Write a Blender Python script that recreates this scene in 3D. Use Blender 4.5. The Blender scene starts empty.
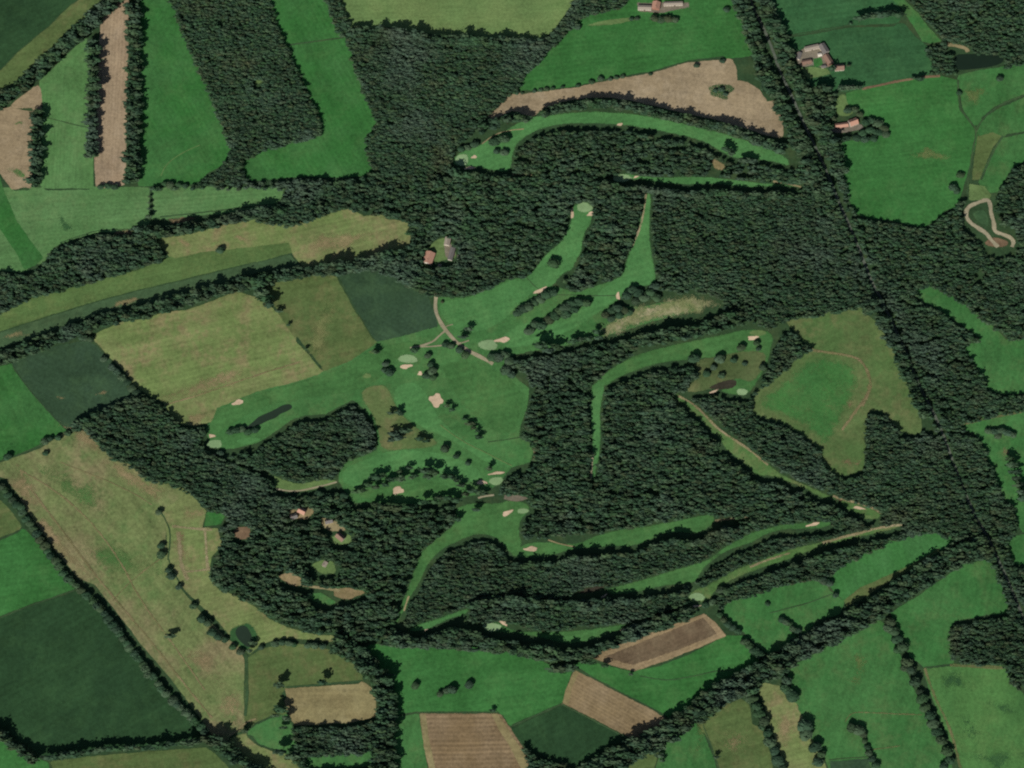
import bpy, bmesh, math, random
import numpy as np
from mathutils import Vector, Matrix
from mathutils.geometry import delaunay_2d_cdt

random.seed(7)
rng = np.random.default_rng(7)
S = bpy.context.scene
COL = S.collection

# ------------------------------------------------------------------ camera
W, H = 1024, 768
ELEV = math.radians(72)          # the camera looks down from the south
DIST = 4200.0
TANH = 1024.0 / DIST             # half of the ground width at the middle of the view is 1024 m
FWD = np.array([0, math.cos(ELEV), -math.sin(ELEV)])
UPV = np.array([0, math.sin(ELEV), math.cos(ELEV)])
CAMP = -FWD * DIST


def P(px, py):
    """ground point (z = 0) of a spot on the map"""
    a = (px - 512) / 512 * TANH
    b = (384 - py) / 512 * TANH
    d = FWD + np.array([1, 0, 0]) * a + UPV * b
    t = -CAMP[2] / d[2]
    q = CAMP + d * t
    return float(q[0]), float(q[1])


def PA(pts):
    pts = np.asarray(pts, float)
    a = (pts[:, 0] - 512) / 512 * TANH
    b = (384 - pts[:, 1]) / 512 * TANH
    d = FWD[None] + np.array([[1, 0, 0]]) * a[:, None] + UPV[None] * b[:, None]
    t = -CAMP[2] / d[:, 2]
    return (CAMP[None] + d * t[:, None])[:, :2]


cam = bpy.data.cameras.new('camera')
cam.angle = 2 * math.atan(TANH)
cam.clip_start = 10
cam.clip_end = 60000
co = bpy.data.objects.new('camera', cam)
COL.objects.link(co)
co.location = CAMP
co.rotation_euler = Vector(FWD).to_track_quat('-Z', 'Y').to_euler()
S.camera = co

# ------------------------------------------------------------------ light
SUN_EL = math.radians(34)
SH = math.radians(24)            # shadows fall to the north, a little to the east
w = bpy.data.worlds.new('World')
S.world = w
w.use_nodes = True
nt = w.node_tree
bg = nt.nodes['Background']
sky = nt.nodes.new('ShaderNodeTexSky')
sky.sky_type = 'NISHITA'
sky.sun_disc = False
sky.sun_elevation = SUN_EL
sky.sun_rotation = math.radians(180) + SH
nt.links.new(sky.outputs[0], bg.inputs[0])
bg.inputs[1].default_value = 0.05
sd = bpy.data.lights.new('sun', 'SUN')
sd.energy = 5.0
sd.angle = math.radians(0.5)
sd.color = (1.0, 0.965, 0.91)
so = bpy.data.objects.new('sun', sd)
COL.objects.link(so)
so.location = (-800, -1500, 2000)
so.rotation_euler = Vector((math.sin(SH) * math.cos(SUN_EL), math.cos(SH) * math.cos(SUN_EL), -math.sin(SUN_EL))).to_track_quat('-Z', 'Y').to_euler()
S.view_settings.view_transform = 'Standard'
S.view_settings.look = 'None'
S.view_settings.gamma = 1
S.view_settings.exposure = 0.0
S.render.film_transparent = False
try:
    S.cycles.max_bounces = 4
    S.cycles.diffuse_bounces = 2
    S.cycles.glossy_bounces = 1
    S.cycles.transmission_bounces = 1
    S.cycles.transparent_max_bounces = 12
    S.cycles.use_denoising = False
    S.cycles.filter_width = 2.1
except Exception:
    pass

# ------------------------------------------------------------------ materials
KALB = 1.1


def lin(c, k=None):
    k = KALB if k is None else k
    out = []
    for v in c:
        v = v / 255.0
        v = v / 12.92 if v <= 0.04045 else ((v + 0.055) / 1.055) ** 2.4
        out.append(min(0.85, v * k))
    return (*out, 1.0)


def N(t, typ, **kw):
    n = t.nodes.new(typ)
    for k, v in kw.items():
        setattr(n, k, v)
    return n


def mixrgb(t, fac, a, b, mode='MIX'):
    m = N(t, 'ShaderNodeMix', data_type='RGBA', blend_type=mode)
    for s, v in ((m.inputs[0], fac), (m.inputs[6], a), (m.inputs[7], b)):
        if hasattr(v, 'is_linked'):
            t.links.new(v, s)
        else:
            s.default_value = v
    return m.outputs[2]


def mth(t, op, a, b=None, clamp=False):
    m = N(t, 'ShaderNodeMath', operation=op)
    m.use_clamp = clamp
    for i, v in enumerate((a, b)):
        if v is None:
            continue
        if hasattr(v, 'is_linked'):
            t.links.new(v, m.inputs[i])
        else:
            m.inputs[i].default_value = v
    return m.outputs[0]


def noise(t, vec, scale, detail=4, rough=0.6, off=0.0):
    n = N(t, 'ShaderNodeTexNoise', noise_dimensions='4D')
    n.inputs['Scale'].default_value = scale
    n.inputs['Detail'].default_value = detail
    n.inputs['Roughness'].default_value = rough
    n.inputs['W'].default_value = off
    t.links.new(vec, n.inputs['Vector'])
    return n.outputs['Fac']


def ramp(t, v, lo, hi):
    m = N(t, 'ShaderNodeMapRange')
    m.interpolation_type = 'SMOOTHSTEP'
    m.inputs['From Min'].default_value = lo
    m.inputs['From Max'].default_value = hi
    t.links.new(v, m.inputs['Value'])
    return m.outputs[0]


_mats = {}
_moff = [0.0]


def ground_mat(name, c1, c2=None, c3=None, ang=0.0, period=9.0, amt=0.10, grain=0.16, patch=0.5, k=None, feather=True, big=0.007, mid=0.035, wave=None, soft=0.0):
    """a sown, mown or bare surface: broad tone shifts, patches, working lines and fine grain"""
    if name in _mats:
        return _mats[name]
    _moff[0] += 3.7
    off = _moff[0]
    m = bpy.data.materials.new(name)
    m.use_nodes = True
    t = m.node_tree
    t.nodes.clear()
    out = N(t, 'ShaderNodeOutputMaterial')
    b = N(t, 'ShaderNodeBsdfPrincipled')
    b.inputs['Roughness'].default_value = 0.95
    b.inputs['Specular IOR Level'].default_value = 0.08
    g = N(t, 'ShaderNodeNewGeometry')
    pos = g.outputs['Position']
    c2 = c2 or tuple(v * 0.88 for v in c1)
    c3 = c3 or tuple(min(255, v * 1.1) for v in c1)
    n1 = noise(t, pos, big, 5, 0.62, off)
    col = mixrgb(t, ramp(t, n1, 0.40, 0.60), lin(c1, k), lin(c2, k))
    n2 = noise(t, pos, mid, 6, 0.68, off + 1)
    n2b = noise(t, pos, big * 1.7, 4, 0.6, off + 2)
    f2 = mth(t, 'MULTIPLY', ramp(t, n2, 0.42, 0.64), ramp(t, n2b, 0.38, 0.58))
    f2 = mth(t, 'MULTIPLY', f2, patch, True)
    col = mixrgb(t, f2, col, lin(c3, k))
    # lines left by the machines: fine streaks drawn out along one bearing
    mp = N(t, 'ShaderNodeMapping')
    mp.vector_type = 'TEXTURE'
    mp.inputs['Rotation'].default_value = (0, 0, math.radians(ang))
    mp.inputs['Scale'].default_value = (period * 24, period, 100)
    t.links.new(pos, mp.inputs['Vector'])
    n3 = noise(t, mp.outputs[0], 1.0, 3, 0.7, off + 3)
    mp2 = N(t, 'ShaderNodeMapping')
    mp2.vector_type = 'TEXTURE'
    mp2.inputs['Rotation'].default_value = (0, 0, math.radians(ang))
    mp2.inputs['Scale'].default_value = (period * 60, period * 3.2, 100)
    t.links.new(pos, mp2.inputs['Vector'])
    n3b = noise(t, mp2.outputs[0], 1.0, 2, 0.5, off + 5)
    n4 = noise(t, pos, 0.15, 4, 0.8, off + 4)
    s = mth(t, 'ADD', mth(t, 'MULTIPLY', mth(t, 'SUBTRACT', n3, 0.5), amt * 9.0), mth(t, 'MULTIPLY', mth(t, 'SUBTRACT', n3b, 0.5), amt * 6.0))
    s = mth(t, 'ADD', s, mth(t, 'MULTIPLY', mth(t, 'SUBTRACT', n4, 0.5), grain * 9.0))
    n6 = noise(t, pos, 0.018, 4, 0.6, off + 6)
    s = mth(t, 'ADD', s, mth(t, 'MULTIPLY', mth(t, 'SUBTRACT', n6, 0.5), 0.8))
    if wave:
        sx = N(t, 'ShaderNodeSeparateXYZ')
        mp3 = N(t, 'ShaderNodeMapping')
        mp3.vector_type = 'TEXTURE'
        mp3.inputs['Rotation'].default_value = (0, 0, math.radians(ang))
        t.links.new(pos, mp3.inputs['Vector'])
        t.links.new(mp3.outputs[0], sx.inputs[0])
        ph = mth(t, 'ADD', mth(t, 'MULTIPLY', sx.outputs['Y'], 6.283 / wave[0]), mth(t, 'MULTIPLY', n6, 3.0))
        wv = mth(t, 'MULTIPLY', mth(t, 'SINE', ph), mth(t, 'MULTIPLY', ramp(t, n3b, .3, .65), wave[1]))
        s = mth(t, 'ADD', s, wv)
    s = mth(t, 'ADD', s, 1.0)
    hs = N(t, 'ShaderNodeVectorMath', operation='SCALE')
    t.links.new(col, hs.inputs[0])
    t.links.new(s, hs.inputs['Scale'])
    t.links.new(hs.outputs[0], b.inputs['Base Color'])
    bp = N(t, 'ShaderNodeBump')
    bp.inputs['Strength'].default_value = 0.35
    bp.inputs['Distance'].default_value = 0.8
    t.links.new(mth(t, 'ADD', n4, n3), bp.inputs['Height'])
    t.links.new(bp.outputs[0], b.inputs['Normal'])
    if feather:
        at = N(t, 'ShaderNodeAttribute', attribute_name='edge')
        if soft:
            n5 = noise(t, pos, 0.05, 6, 0.7, off + 9)
            a = mth(t, 'ADD', mth(t, 'MULTIPLY', at.outputs['Fac'], 1.0), mth(t, 'MULTIPLY', mth(t, 'SUBTRACT', n5, 0.5), 2.4))
            a = mth(t, 'MULTIPLY', ramp(t, a, 0.05, 1.15), soft)
            a = mth(t, 'MULTIPLY', a, ramp(t, at.outputs['Fac'], 0.0, 0.3))
        else:
            n5 = noise(t, pos, 0.11, 4, 0.7, off + 9)
            a = mth(t, 'ADD', at.outputs['Fac'], mth(t, 'MULTIPLY', mth(t, 'SUBTRACT', n5, 0.5), 0.9))
            a = ramp(t, a, 0.05, 0.85)
        # the cover thins out in tufts, not as a veil
        n9 = noise(t, pos, 1.0, 1, 0.5, off + 11)
        tuft = mth(t, 'ADD', mth(t, 'MULTIPLY', mth(t, 'SUBTRACT', n9, 0.5), 2.4), 0.5)
        a = ramp(t, mth(t, 'SUBTRACT', a, tuft), -0.08, 0.08)
        tr = N(t, 'ShaderNodeBsdfTransparent')
        mx = N(t, 'ShaderNodeMixShader')
        t.links.new(a, mx.inputs[0])
        t.links.new(tr.outputs[0], mx.inputs[1])
        t.links.new(b.outputs[0], mx.inputs[2])
        t.links.new(mx.outputs[0], out.inputs[0])
    else:
        t.links.new(b.outputs[0], out.inputs[0])
    _mats[name] = m
    return m


def foliage_mat(name, cols, k=1.0):
    m = bpy.data.materials.new(name)
    m.use_nodes = True
    t = m.node_tree
    t.nodes.clear()
    out = N(t, 'ShaderNodeOutputMaterial')
    b = N(t, 'ShaderNodeBsdfPrincipled')
    b.inputs['Roughness'].default_value = 0.8
    b.inputs['Specular IOR Level'].default_value = 0.15
    at = N(t, 'ShaderNodeAttribute', attribute_name='kind')
    oi = N(t, 'ShaderNodeObjectInfo')
    v = mth(t, 'FRACT', mth(t, 'ADD', at.outputs['Fac'], oi.outputs['Random']))
    cr = N(t, 'ShaderNodeValToRGB')
    e = cr.color_ramp.elements
    while len(e) < len(cols):
        e.new(0.5)
    for i, c in enumerate(cols):
        e[i].position = i / len(cols)
        e[i].color = lin(c, k)
    t.links.new(v, cr.inputs[0])
    g = N(t, 'ShaderNodeNewGeometry')
    n7 = noise(t, g.outputs['Position'], 0.009, 5, 0.7, 8.0)
    n8 = noise(t, g.outputs['Position'], 0.006, 4, 0.65, 12.0)
    ccol = mixrgb(t, mth(t, 'MULTIPLY', ramp(t, n7, .54, .72), .38), cr.outputs[0], lin((86, 82, 58), k))
    ccol = mixrgb(t, mth(t, 'MULTIPLY', ramp(t, n8, .50, .66), .6), ccol, lin((70, 86, 74), k))
    n1 = noise(t, g.outputs['Position'], 0.5, 3, 0.7, 1.0)
    n2 = noise(t, g.outputs['Position'], 0.012, 3, 0.6, 4.0)
    s = mth(t, 'ADD', mth(t, 'MULTIPLY', mth(t, 'SUBTRACT', n1, 0.5), 0.5), mth(t, 'MULTIPLY', mth(t, 'SUBTRACT', n2, 0.5), 1.2))
    s = mth(t, 'ADD', s, 1.0)
    hs = N(t, 'ShaderNodeVectorMath', operation='SCALE')
    t.links.new(ccol, hs.inputs[0])
    t.links.new(s, hs.inputs['Scale'])
    t.links.new(hs.outputs[0], b.inputs['Base Color'])
    t.links.new(b.outputs[0], out.inputs[0])
    return m


def flat_mat(name, c, rough=0.8, spec=0.3, var=0.25, scale=0.8):
    m = bpy.data.materials.new(name)
    m.use_nodes = True
    t = m.node_tree
    b = t.nodes['Principled BSDF']
    b.inputs['Roughness'].default_value = rough
    b.inputs['Specular IOR Level'].default_value = spec
    g = N(t, 'ShaderNodeNewGeometry')
    n1 = noise(t, g.outputs['Position'], scale, 4, 0.7, 2.0)
    s = mth(t, 'ADD', mth(t, 'MULTIPLY', mth(t, 'SUBTRACT', n1, 0.5), var * 2), 1.0)
    hs = N(t, 'ShaderNodeVectorMath', operation='SCALE')
    hs.inputs[0].default_value = lin(c, 1.0)[:3]
    t.links.new(s, hs.inputs['Scale'])
    t.links.new(hs.outputs[0], b.inputs['Base Color'])
    return m


LEAF = foliage_mat('leaves', [(56, 84, 58), (46, 73, 50), (60, 84, 64), (52, 83, 52), (66, 90, 58), (49, 74, 56), (66, 80, 54), (58, 88, 60), (44, 70, 50), (70, 92, 66)], 0.79)
BARK = flat_mat('bark', (82, 70, 58))
M_ROOF_R = flat_mat('clay_tiles', (168, 128, 108))
M_ROOF_P = flat_mat('pale_sheet_roof', (146, 136, 122))
M_ROOF_G = flat_mat('grey_sheet_roof', (104, 100, 96))
M_ROOF_B = flat_mat('brown_tiles', (122, 98, 84))
M_WALL = flat_mat('rendered_wall', (190, 180, 165))
M_BRICK = flat_mat('brick_wall', (140, 100, 84))
M_GLASS = flat_mat('window_glass', (40, 48, 55), 0.1, 0.5)
M_DOOR = flat_mat('door_paint', (80, 70, 60))
M_WATER = flat_mat('pond_water', (40, 54, 42), 0.3, 0.15, 0.2, 0.05)
M_WATER2 = flat_mat('dark_water', (28, 42, 32), 0.3, 0.1, 0.2, 0.05)

# ------------------------------------------------------------------ map helpers
EDGE_OUT = 130.0


def extend(poly):
    """carry a shape that leaves the mapped square on past its border"""
    n = len(poly)

    def out(p):
        x, y = p
        return x <= 1 or x >= 1023 or y <= 1 or y >= 767

    def push(p):
        x, y = p
        if x <= 1: x -= EDGE_OUT
        if x >= 1023: x += EDGE_OUT
        if y <= 1: y -= EDGE_OUT
        if y >= 767: y += EDGE_OUT
        return (x, y)
    fl = [out(p) for p in poly]
    if not any(fl) or all(fl):
        return list(poly)
    s = next(i for i in range(n) if not fl[i])
    seq = [poly[(s + i) % n] for i in range(n)]
    res, i = [], 0
    while i < n:
        if not out(seq[i]):
            res.append(seq[i]); i += 1; continue
        j = i
        while j < n and out(seq[j]):
            j += 1
        run = seq[i:j]
        if len(run) == 1:
            res.append(run[0])
        else:
            res.append(run[0]); res += [push(p) for p in run]; res.append(run[-1])
        i = j
    return res


def chaikin(pts, it=2, closed=True):
    for _ in range(it):
        q = []
        n = len(pts)
        for i in range(n if closed else n - 1):
            a, b = pts[i], pts[(i + 1) % n]
            q.append((a[0] * .75 + b[0] * .25, a[1] * .75 + b[1] * .25))
            q.append((a[0] * .25 + b[0] * .75, a[1] * .25 + b[1] * .75))
        if not closed:
            q = [pts[0]] + q + [pts[-1]]
        pts = q
    return pts


def dense(pts, step=3.0, jit=0.4, closed=True):
    out = []
    n = len(pts)
    ph = rng.uniform(0, 6.28, 4)
    L = 0.0
    for i in range(n if closed else n - 1):
        a, b = pts[i], pts[(i + 1) % n]
        d = math.hypot(b[0] - a[0], b[1] - a[1])
        if d < 1e-6:
            continue
        k = max(1, int(d / step))
        nx, ny = -(b[1] - a[1]) / d, (b[0] - a[0]) / d
        for j in range(k):
            f = j / k
            l = L + d * f
            o = jit * (math.sin(l * .21 + ph[0]) + .7 * math.sin(l * .53 + ph[1]) + .6 * math.sin(l * 1.1 + ph[2])) * .55
            if j == 0:
                o *= .3
            out.append((a[0] + (b[0] - a[0]) * f + nx * o, a[1] + (b[1] - a[1]) * f + ny * o))
        L += d
    if not closed:
        out.append(pts[-1])
    return out


def seg_dist(p, ring):
    """distance of each point of p to the closed outline ring"""
    a = np.asarray(ring); b = np.roll(a, -1, 0)
    ab = b - a
    L2 = (ab ** 2).sum(1) + 1e-12
    best = np.full(len(p), 1e18)
    for i in range(0, len(p), 400):
        q = p[i:i + 400, None, :] - a[None]
        t = np.clip((q * ab[None]).sum(2) / L2[None], 0, 1)
        d = ((q - ab[None] * t[..., None]) ** 2).sum(2)
        best[i:i + 400] = np.sqrt(d.min(1))
    return best


def pip(p, poly):
    p = np.asarray(p, float)
    x, y = p[:, 0], p[:, 1]
    r = np.zeros(len(p), bool)
    n = len(poly)
    j = n - 1
    for i in range(n):
        xi, yi = poly[i]; xj, yj = poly[j]
        if yi != yj:
            c = ((yi > y) != (yj > y)) & (x < (xj - xi) * (y - yi) / (yj - yi) + xi)
            r ^= c
        j = i
    return r


def tag(o, label=None, cat=None, group=None, kind=None):
    if label: o['label'] = label
    if cat: o['category'] = cat
    if group: o['group'] = group
    if kind: o['kind'] = kind
    return o


def link_mesh(name, verts, faces, mat, parent=None, edge=None, smooth=False):
    me = bpy.data.meshes.new(name)
    me.from_pydata([tuple(map(float, v)) for v in verts], [], faces)
    if mat is not None:
        me.materials.append(mat)
    if edge is not None:
        a = me.attributes.new('edge', 'FLOAT', 'POINT')
        a.data.foreach_set('value', np.asarray(edge, np.float32))
    if smooth:
        me.polygons.foreach_set('use_smooth', [True] * len(me.polygons))
    me.update()
    o = bpy.data.objects.new(name, me)
    COL.objects.link(o)
    if parent:
        o.parent = parent
    return o


OPEN = []           # outlines where no wood grows
_zc = [0]


def level_z(level):
    _zc[0] += 1
    return 0.05 + level * 0.10 + (_zc[0] % 11) * 0.009


def sheet(name, label, cat, mat, poly, level=0, smooth=False, feather=1.2, jit=0.35, is_open=True, kind='structure', step=3.0, exp=0.0, others=()):
    """one flat piece of ground; feather is the width (in map units of 2 m) over which its edge thins out"""
    poly = extend(poly)
    if smooth:
        poly = chaikin(poly, 2)
    ring = dense(poly, step, jit)
    if is_open:
        OPEN.append((np.array(ring).min(0), np.array(ring).max(0), ring))
    if exp:
        q = np.array(ring)
        sa = np.sum(q[:, 0] * np.roll(q[:, 1], -1) - np.roll(q[:, 0], -1) * q[:, 1])
        tg = np.roll(q, -1, 0) - np.roll(q, 1, 0)
        tg /= np.linalg.norm(tg, axis=1, keepdims=True) + 1e-9
        nn = np.stack([tg[:, 1], -tg[:, 0]], 1) * (1 if sa > 0 else -1)
        e_ = q + nn * exp
        bad = np.zeros(len(q), bool)
        lo, hi = q.min(0) - 6, q.max(0) + 6
        for o_ in others:
            oa = np.array(o_)
            if oa[:, 0].max() < lo[0] or oa[:, 0].min() > hi[0] or oa[:, 1].max() < lo[1] or oa[:, 1].min() > hi[1]:
                continue
            bad |= pip(e_, o_) | pip(q + nn * exp * .5, o_)
        e_[bad] = q[bad]
        ring = [tuple(v) for v in e_]
    r = PA(ring)
    area = 0.5 * np.sum(r[:, 0] * np.roll(r[:, 1], -1) - np.roll(r[:, 0], -1) * r[:, 1])
    if area < 0:
        r = r[::-1]
    d = feather * 2.0
    tan = np.roll(r, -1, 0) - np.roll(r, 1, 0)
    tan /= (np.linalg.norm(tan, axis=1, keepdims=True) + 1e-9)
    nrm = np.stack([-tan[:, 1], tan[:, 0]], 1)
    vs = [r]; edges = []
    n = len(r)
    face = list(range(n))
    base = n
    for f in (0.5, 1.0):
        ins = r + nrm * d * f
        ok = seg_dist(ins, r) > d * f * 0.8
        ins = ins[ok]
        vs.append(ins)
    # inner points, so that the thinning stays at the edge
    lo, hi = r.min(0), r.max(0)
    sp = max(5.0, d * .5, math.sqrt(abs(area)) / 26)
    gx, gy = np.meshgrid(np.arange(lo[0], hi[0], sp), np.arange(lo[1], hi[1], sp))
    gp = np.c_[gx.ravel(), gy.ravel()] + rng.uniform(-.2, .2, (gx.size, 2)) * sp
    gp = gp[pip(gp, r)] if len(gp) else gp
    if len(gp):
        gp = gp[seg_dist(gp, r) > d * 1.05]
        vs.append(gp)
    pts = [Vector((float(a), float(b))) for a, b in np.concatenate(vs)]
    vo, eo, fo, *_ = delaunay_2d_cdt(pts, edges, [face], 1, 1e-4)
    vv = np.array([(v.x, v.y) for v in vo])
    e = np.clip(seg_dist(vv, r) / d, 0, 1)
    z = level_z(level)
    o = link_mesh(name, np.c_[vv, np.full(len(vv), z)], [list(f) for f in fo], mat, edge=e)
    return tag(o, label, cat, kind=kind)


def ribbon(name, label, cat, mat, line, width, level=2, kind='structure', is_open=False, smooth=True, jit=0.3, hard=0.55, open_w=None):
    ln = chaikin(line, 2, False) if smooth else line
    ln = dense(ln, 2.5, jit, False)
    c = PA(ln)
    t = np.gradient(c, axis=0)
    t /= np.linalg.norm(t, axis=1, keepdims=True) + 1e-9
    nr = np.stack([-t[:, 1], t[:, 0]], 1)
    hw = width * np.ones(len(c)) * (1 + 0.18 * np.sin(np.arange(len(c)) * .9) * np.sin(np.arange(len(c)) * .37))
    z = level_z(level)
    vs, ed, fs = [], [], []
    for i in range(len(c)):
        for f, e in ((-1, 0), (-hard, 1), (hard, 1), (1, 0)):
            q = c[i] + nr[i] * hw[i] * f
            vs.append((q[0], q[1], z)); ed.append(e)
    for i in range(len(c) - 1):
        for k in range(3):
            a = i * 4 + k
            fs.append((a + 1, a, a + 4, a + 5))
    o = link_mesh(name, vs, fs, mat, edge=ed)
    if is_open:
        h = open_w or width / 2.0
        n2 = np.gradient(np.array(ln), axis=0)
        n2 /= np.linalg.norm(n2, axis=1, keepdims=True) + 1e-9
        m = np.stack([-n2[:, 1], n2[:, 0]], 1) * h
        L = np.array(ln)
        ring = [tuple(p) for p in (L + m)] + [tuple(p) for p in (L - m)[::-1]]
        OPEN.append((np.array(ring).min(0), np.array(ring).max(0), ring))
    return tag(o, label, cat, kind=kind)


def blob(cx, cy, rx, ry, rot=0, n=14, wob=0.18):
    ph = rng.uniform(0, 6.28, 3)
    c, s = math.cos(math.radians(rot)), math.sin(math.radians(rot))
    out = []
    for i in range(n):
        a = 2 * math.pi * i / n
        k = 1 + wob * (math.sin(2 * a + ph[0]) * .6 + math.sin(3 * a + ph[1]) * .5 + math.sin(5 * a + ph[2]) * .3)
        x, y = rx * k * math.cos(a), ry * k * math.sin(a) * (1 + wob * .5 * math.sin(4 * a + ph[0]))
        out.append((cx + x * c - y * s, cy + x * s + y * c))
    return out


# ------------------------------------------------------------------ tree meshes
def base_ico(sub):
    bm = bmesh.new()
    bmesh.ops.create_icosphere(bm, subdivisions=sub, radius=1)
    v = np.array([x.co[:] for x in bm.verts])
    f = np.array([[x.index for x in fa.verts] for fa in bm.faces])
    bm.free()
    return v, f


ICO2 = base_ico(2)
ICO1 = base_ico(1)


def crown_arrays(seed, sub=2, leaves=46, spread=1.0, hgt=1.0, lobes=5, leaf=0.30, rout=1.06):
    """a lumpy crown of unit radius, standing on z = 0, with leaf sprays breaking its outline"""
    r = np.random.default_rng(seed)
    v, f = (ICO2 if sub == 2 else ICO1)
    v = v.copy()
    dirs = r.normal(size=(lobes, 3)); dirs /= np.linalg.norm(dirs, axis=1, keepdims=True)
    dirs[:, 2] = np.abs(dirs[:, 2]) * .8
    amp = r.uniform(.12, .34, lobes)
    d = np.zeros(len(v))
    for k in range(lobes):
        d += amp[k] * np.maximum(0, (v @ dirs[k])) ** 6
    d += r.normal(0, .045, len(v))
    v *= (0.74 + d)[:, None]
    V = [v]; F3 = [f]; F4 = []
    off = len(v)
    q = r.normal(size=(leaves, 3)); q /= np.linalg.norm(q, axis=1, keepdims=True)
    q[:, 2] = q[:, 2] * .8 + .25
    rad = r.uniform(.72, rout, leaves)
    c = q * rad[:, None]
    n = q + r.normal(0, .55, (leaves, 3)); n /= np.linalg.norm(n, axis=1, keepdims=True)
    u = np.cross(n, r.normal(size=(leaves, 3))); u /= np.linalg.norm(u, axis=1, keepdims=True) + 1e-9
    w_ = np.cross(n, u)
    s = r.uniform(.6, 1.25, leaves)[:, None] * leaf
    t = [c - u * s - w_ * s * .3, c + u * s * .2 - w_ * s, c + u * s + w_ * s * .3, c - u * s * .1 + w_ * s]
    V.append(np.stack(t, 1).reshape(-1, 3))
    idx = off + np.arange(leaves * 4).reshape(-1, 4)
    F3.append(idx[:, [0, 1, 2]]); F3.append(idx[:, [0, 2, 3]])
    V = np.concatenate(V)
    V[:, 0] *= spread; V[:, 1] *= spread * .96
    V[:, 2] = (V[:, 2] + .95) * hgt
    return V, np.concatenate(F3)


def trunk_arrays(r=0.09, h=1.0, n=6):
    v, f = [], []
    for k, (z, s) in enumerate(((0, 1.5), (.12, 1.05), (.6, .8), (1, .45))):
        for i in range(n):
            a = 2 * math.pi * i / n
            v.append((r * s * math.cos(a), r * s * math.sin(a), z * h))
    for k in range(3):
        for i in range(n):
            a, b = k * n + i, k * n + (i + 1) % n
            f.append((a, b, b + n, a + n))
    # two limbs
    base = len(v)
    for (dx, dy) in ((.35, .1), (-.2, .32)):
        b0 = len(v)
        for (t, s) in ((0, .5), (1, .2)):
            for i in range(4):
                a = math.pi / 2 * i
                v.append((dx * t + r * s * math.cos(a), dy * t + r * s * math.sin(a), h * (.55 + .5 * t)))
        for i in range(4):
            f.append((b0 + i, b0 + (i + 1) % 4, b0 + 4 + (i + 1) % 4, b0 + 4 + i))
    return np.array(v), f


def np_mesh(name, V, F, mat, kind=None):
    me = bpy.data.meshes.new(name)
    nv, nf = len(V), len(F)
    me.vertices.add(nv)
    me.vertices.foreach_set('co', np.asarray(V, np.float32).ravel())
    me.loops.add(nf * 3)
    me.loops.foreach_set('vertex_index', np.asarray(F, np.int32).ravel())
    me.polygons.add(nf)
    me.polygons.foreach_set('loop_start', np.arange(0, nf * 3, 3, dtype=np.int32))
    if kind is not None:
        a = me.attributes.new('kind', 'FLOAT', 'POINT')
        a.data.foreach_set('value', np.asarray(kind, np.float32))
    me.materials.append(mat)
    me.polygons.foreach_set('use_smooth', np.ones(nf, bool))
    me.update(calc_edges=True)
    return me


NV = 10
BIG = [crown_arrays(100 + i, 2, 110, leaf=.2, rout=.92, lobes=7) for i in range(NV)]
BIGM = [np_mesh('crown', v, f, LEAF) for v, f in BIG]
SMALL = [crown_arrays(300 + i, 1, 34, leaf=.34) for i in range(NV)]
CONE = [crown_arrays(500 + i, 1, 34, spread=.72, hgt=1.25, leaf=.34) for i in range(NV)]
TV, TF = trunk_arrays()
TRUNKM = bpy.data.meshes.new('trunk')
TRUNKM.from_pydata(TV.tolist(), [], TF)
TRUNKM.materials.append(BARK)

GRID = {}
CELL = 4.0


def near(px, py, dmin):
    k = (int(px // CELL), int(py // CELL))
    r = int(dmin // CELL) + 1
    for i in range(k[0] - r, k[0] + r + 1):
        for j in range(k[1] - r, k[1] + r + 1):
            for (a, b) in GRID.get((i, j), ()):
                if (a - px) ** 2 + ((b - py) * 1.5) ** 2 < dmin * dmin:
                    return True
    return False


def claim(px, py):
    GRID.setdefault((int(px // CELL), int(py // CELL)), []).append((px, py))


ROOT0 = None
n_single = [0]


def single_tree(px, py, r, label, group, name='broadleaf_tree', cat='tree'):
    """one free-standing tree: empty > trunk, crown. px, py is the middle of the crown seen from above."""
    global ROOT0
    rm = r * 1.8
    px -= .7; py += 1.3
    hgt = rm * random.uniform(.48, .62)           # half height of the crown
    lift = rm * .08                                 # clear trunk below the crown
    x, y = P(px, py + (lift + hgt) / 2.0 * math.cos(ELEV) + 0.6)
    root = bpy.data.objects.new(name, None)
    COL.objects.link(root)
    root.location = (x, y, 0.0)
    tag(root, label, cat, group)
    k = random.randrange(NV)
    c = bpy.data.objects.new('crown', BIGM[k]); COL.objects.link(c); c.parent = root
    c.location = (0, 0, lift)
    c.scale = (rm * random.uniform(1.08, 1.3), rm * random.uniform(.88, 1.0), hgt)
    c.rotation_euler = (0, 0, random.choice((0, math.pi)) + random.uniform(-.35, .35))
    t = bpy.data.objects.new('trunk', TRUNKM); COL.objects.link(t); t.parent = root
    t.scale = (rm, rm, lift + hgt * .9)
    n_single[0] += 1
    claim(px, py)
    return root


ORD = ['first', 'second', 'third', 'fourth', 'fifth', 'sixth', 'seventh', 'eighth', 'ninth', 'tenth', 'eleventh', 'twelfth']


def ordinal(i):
    if i < 12: return ORD[i]
    n = i + 1
    return f"{n}{'th' if 10 <= n % 100 <= 20 else {1: 'st', 2: 'nd', 3: 'rd'}.get(n % 10, 'th')}"


CLUSTERS = []


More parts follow.
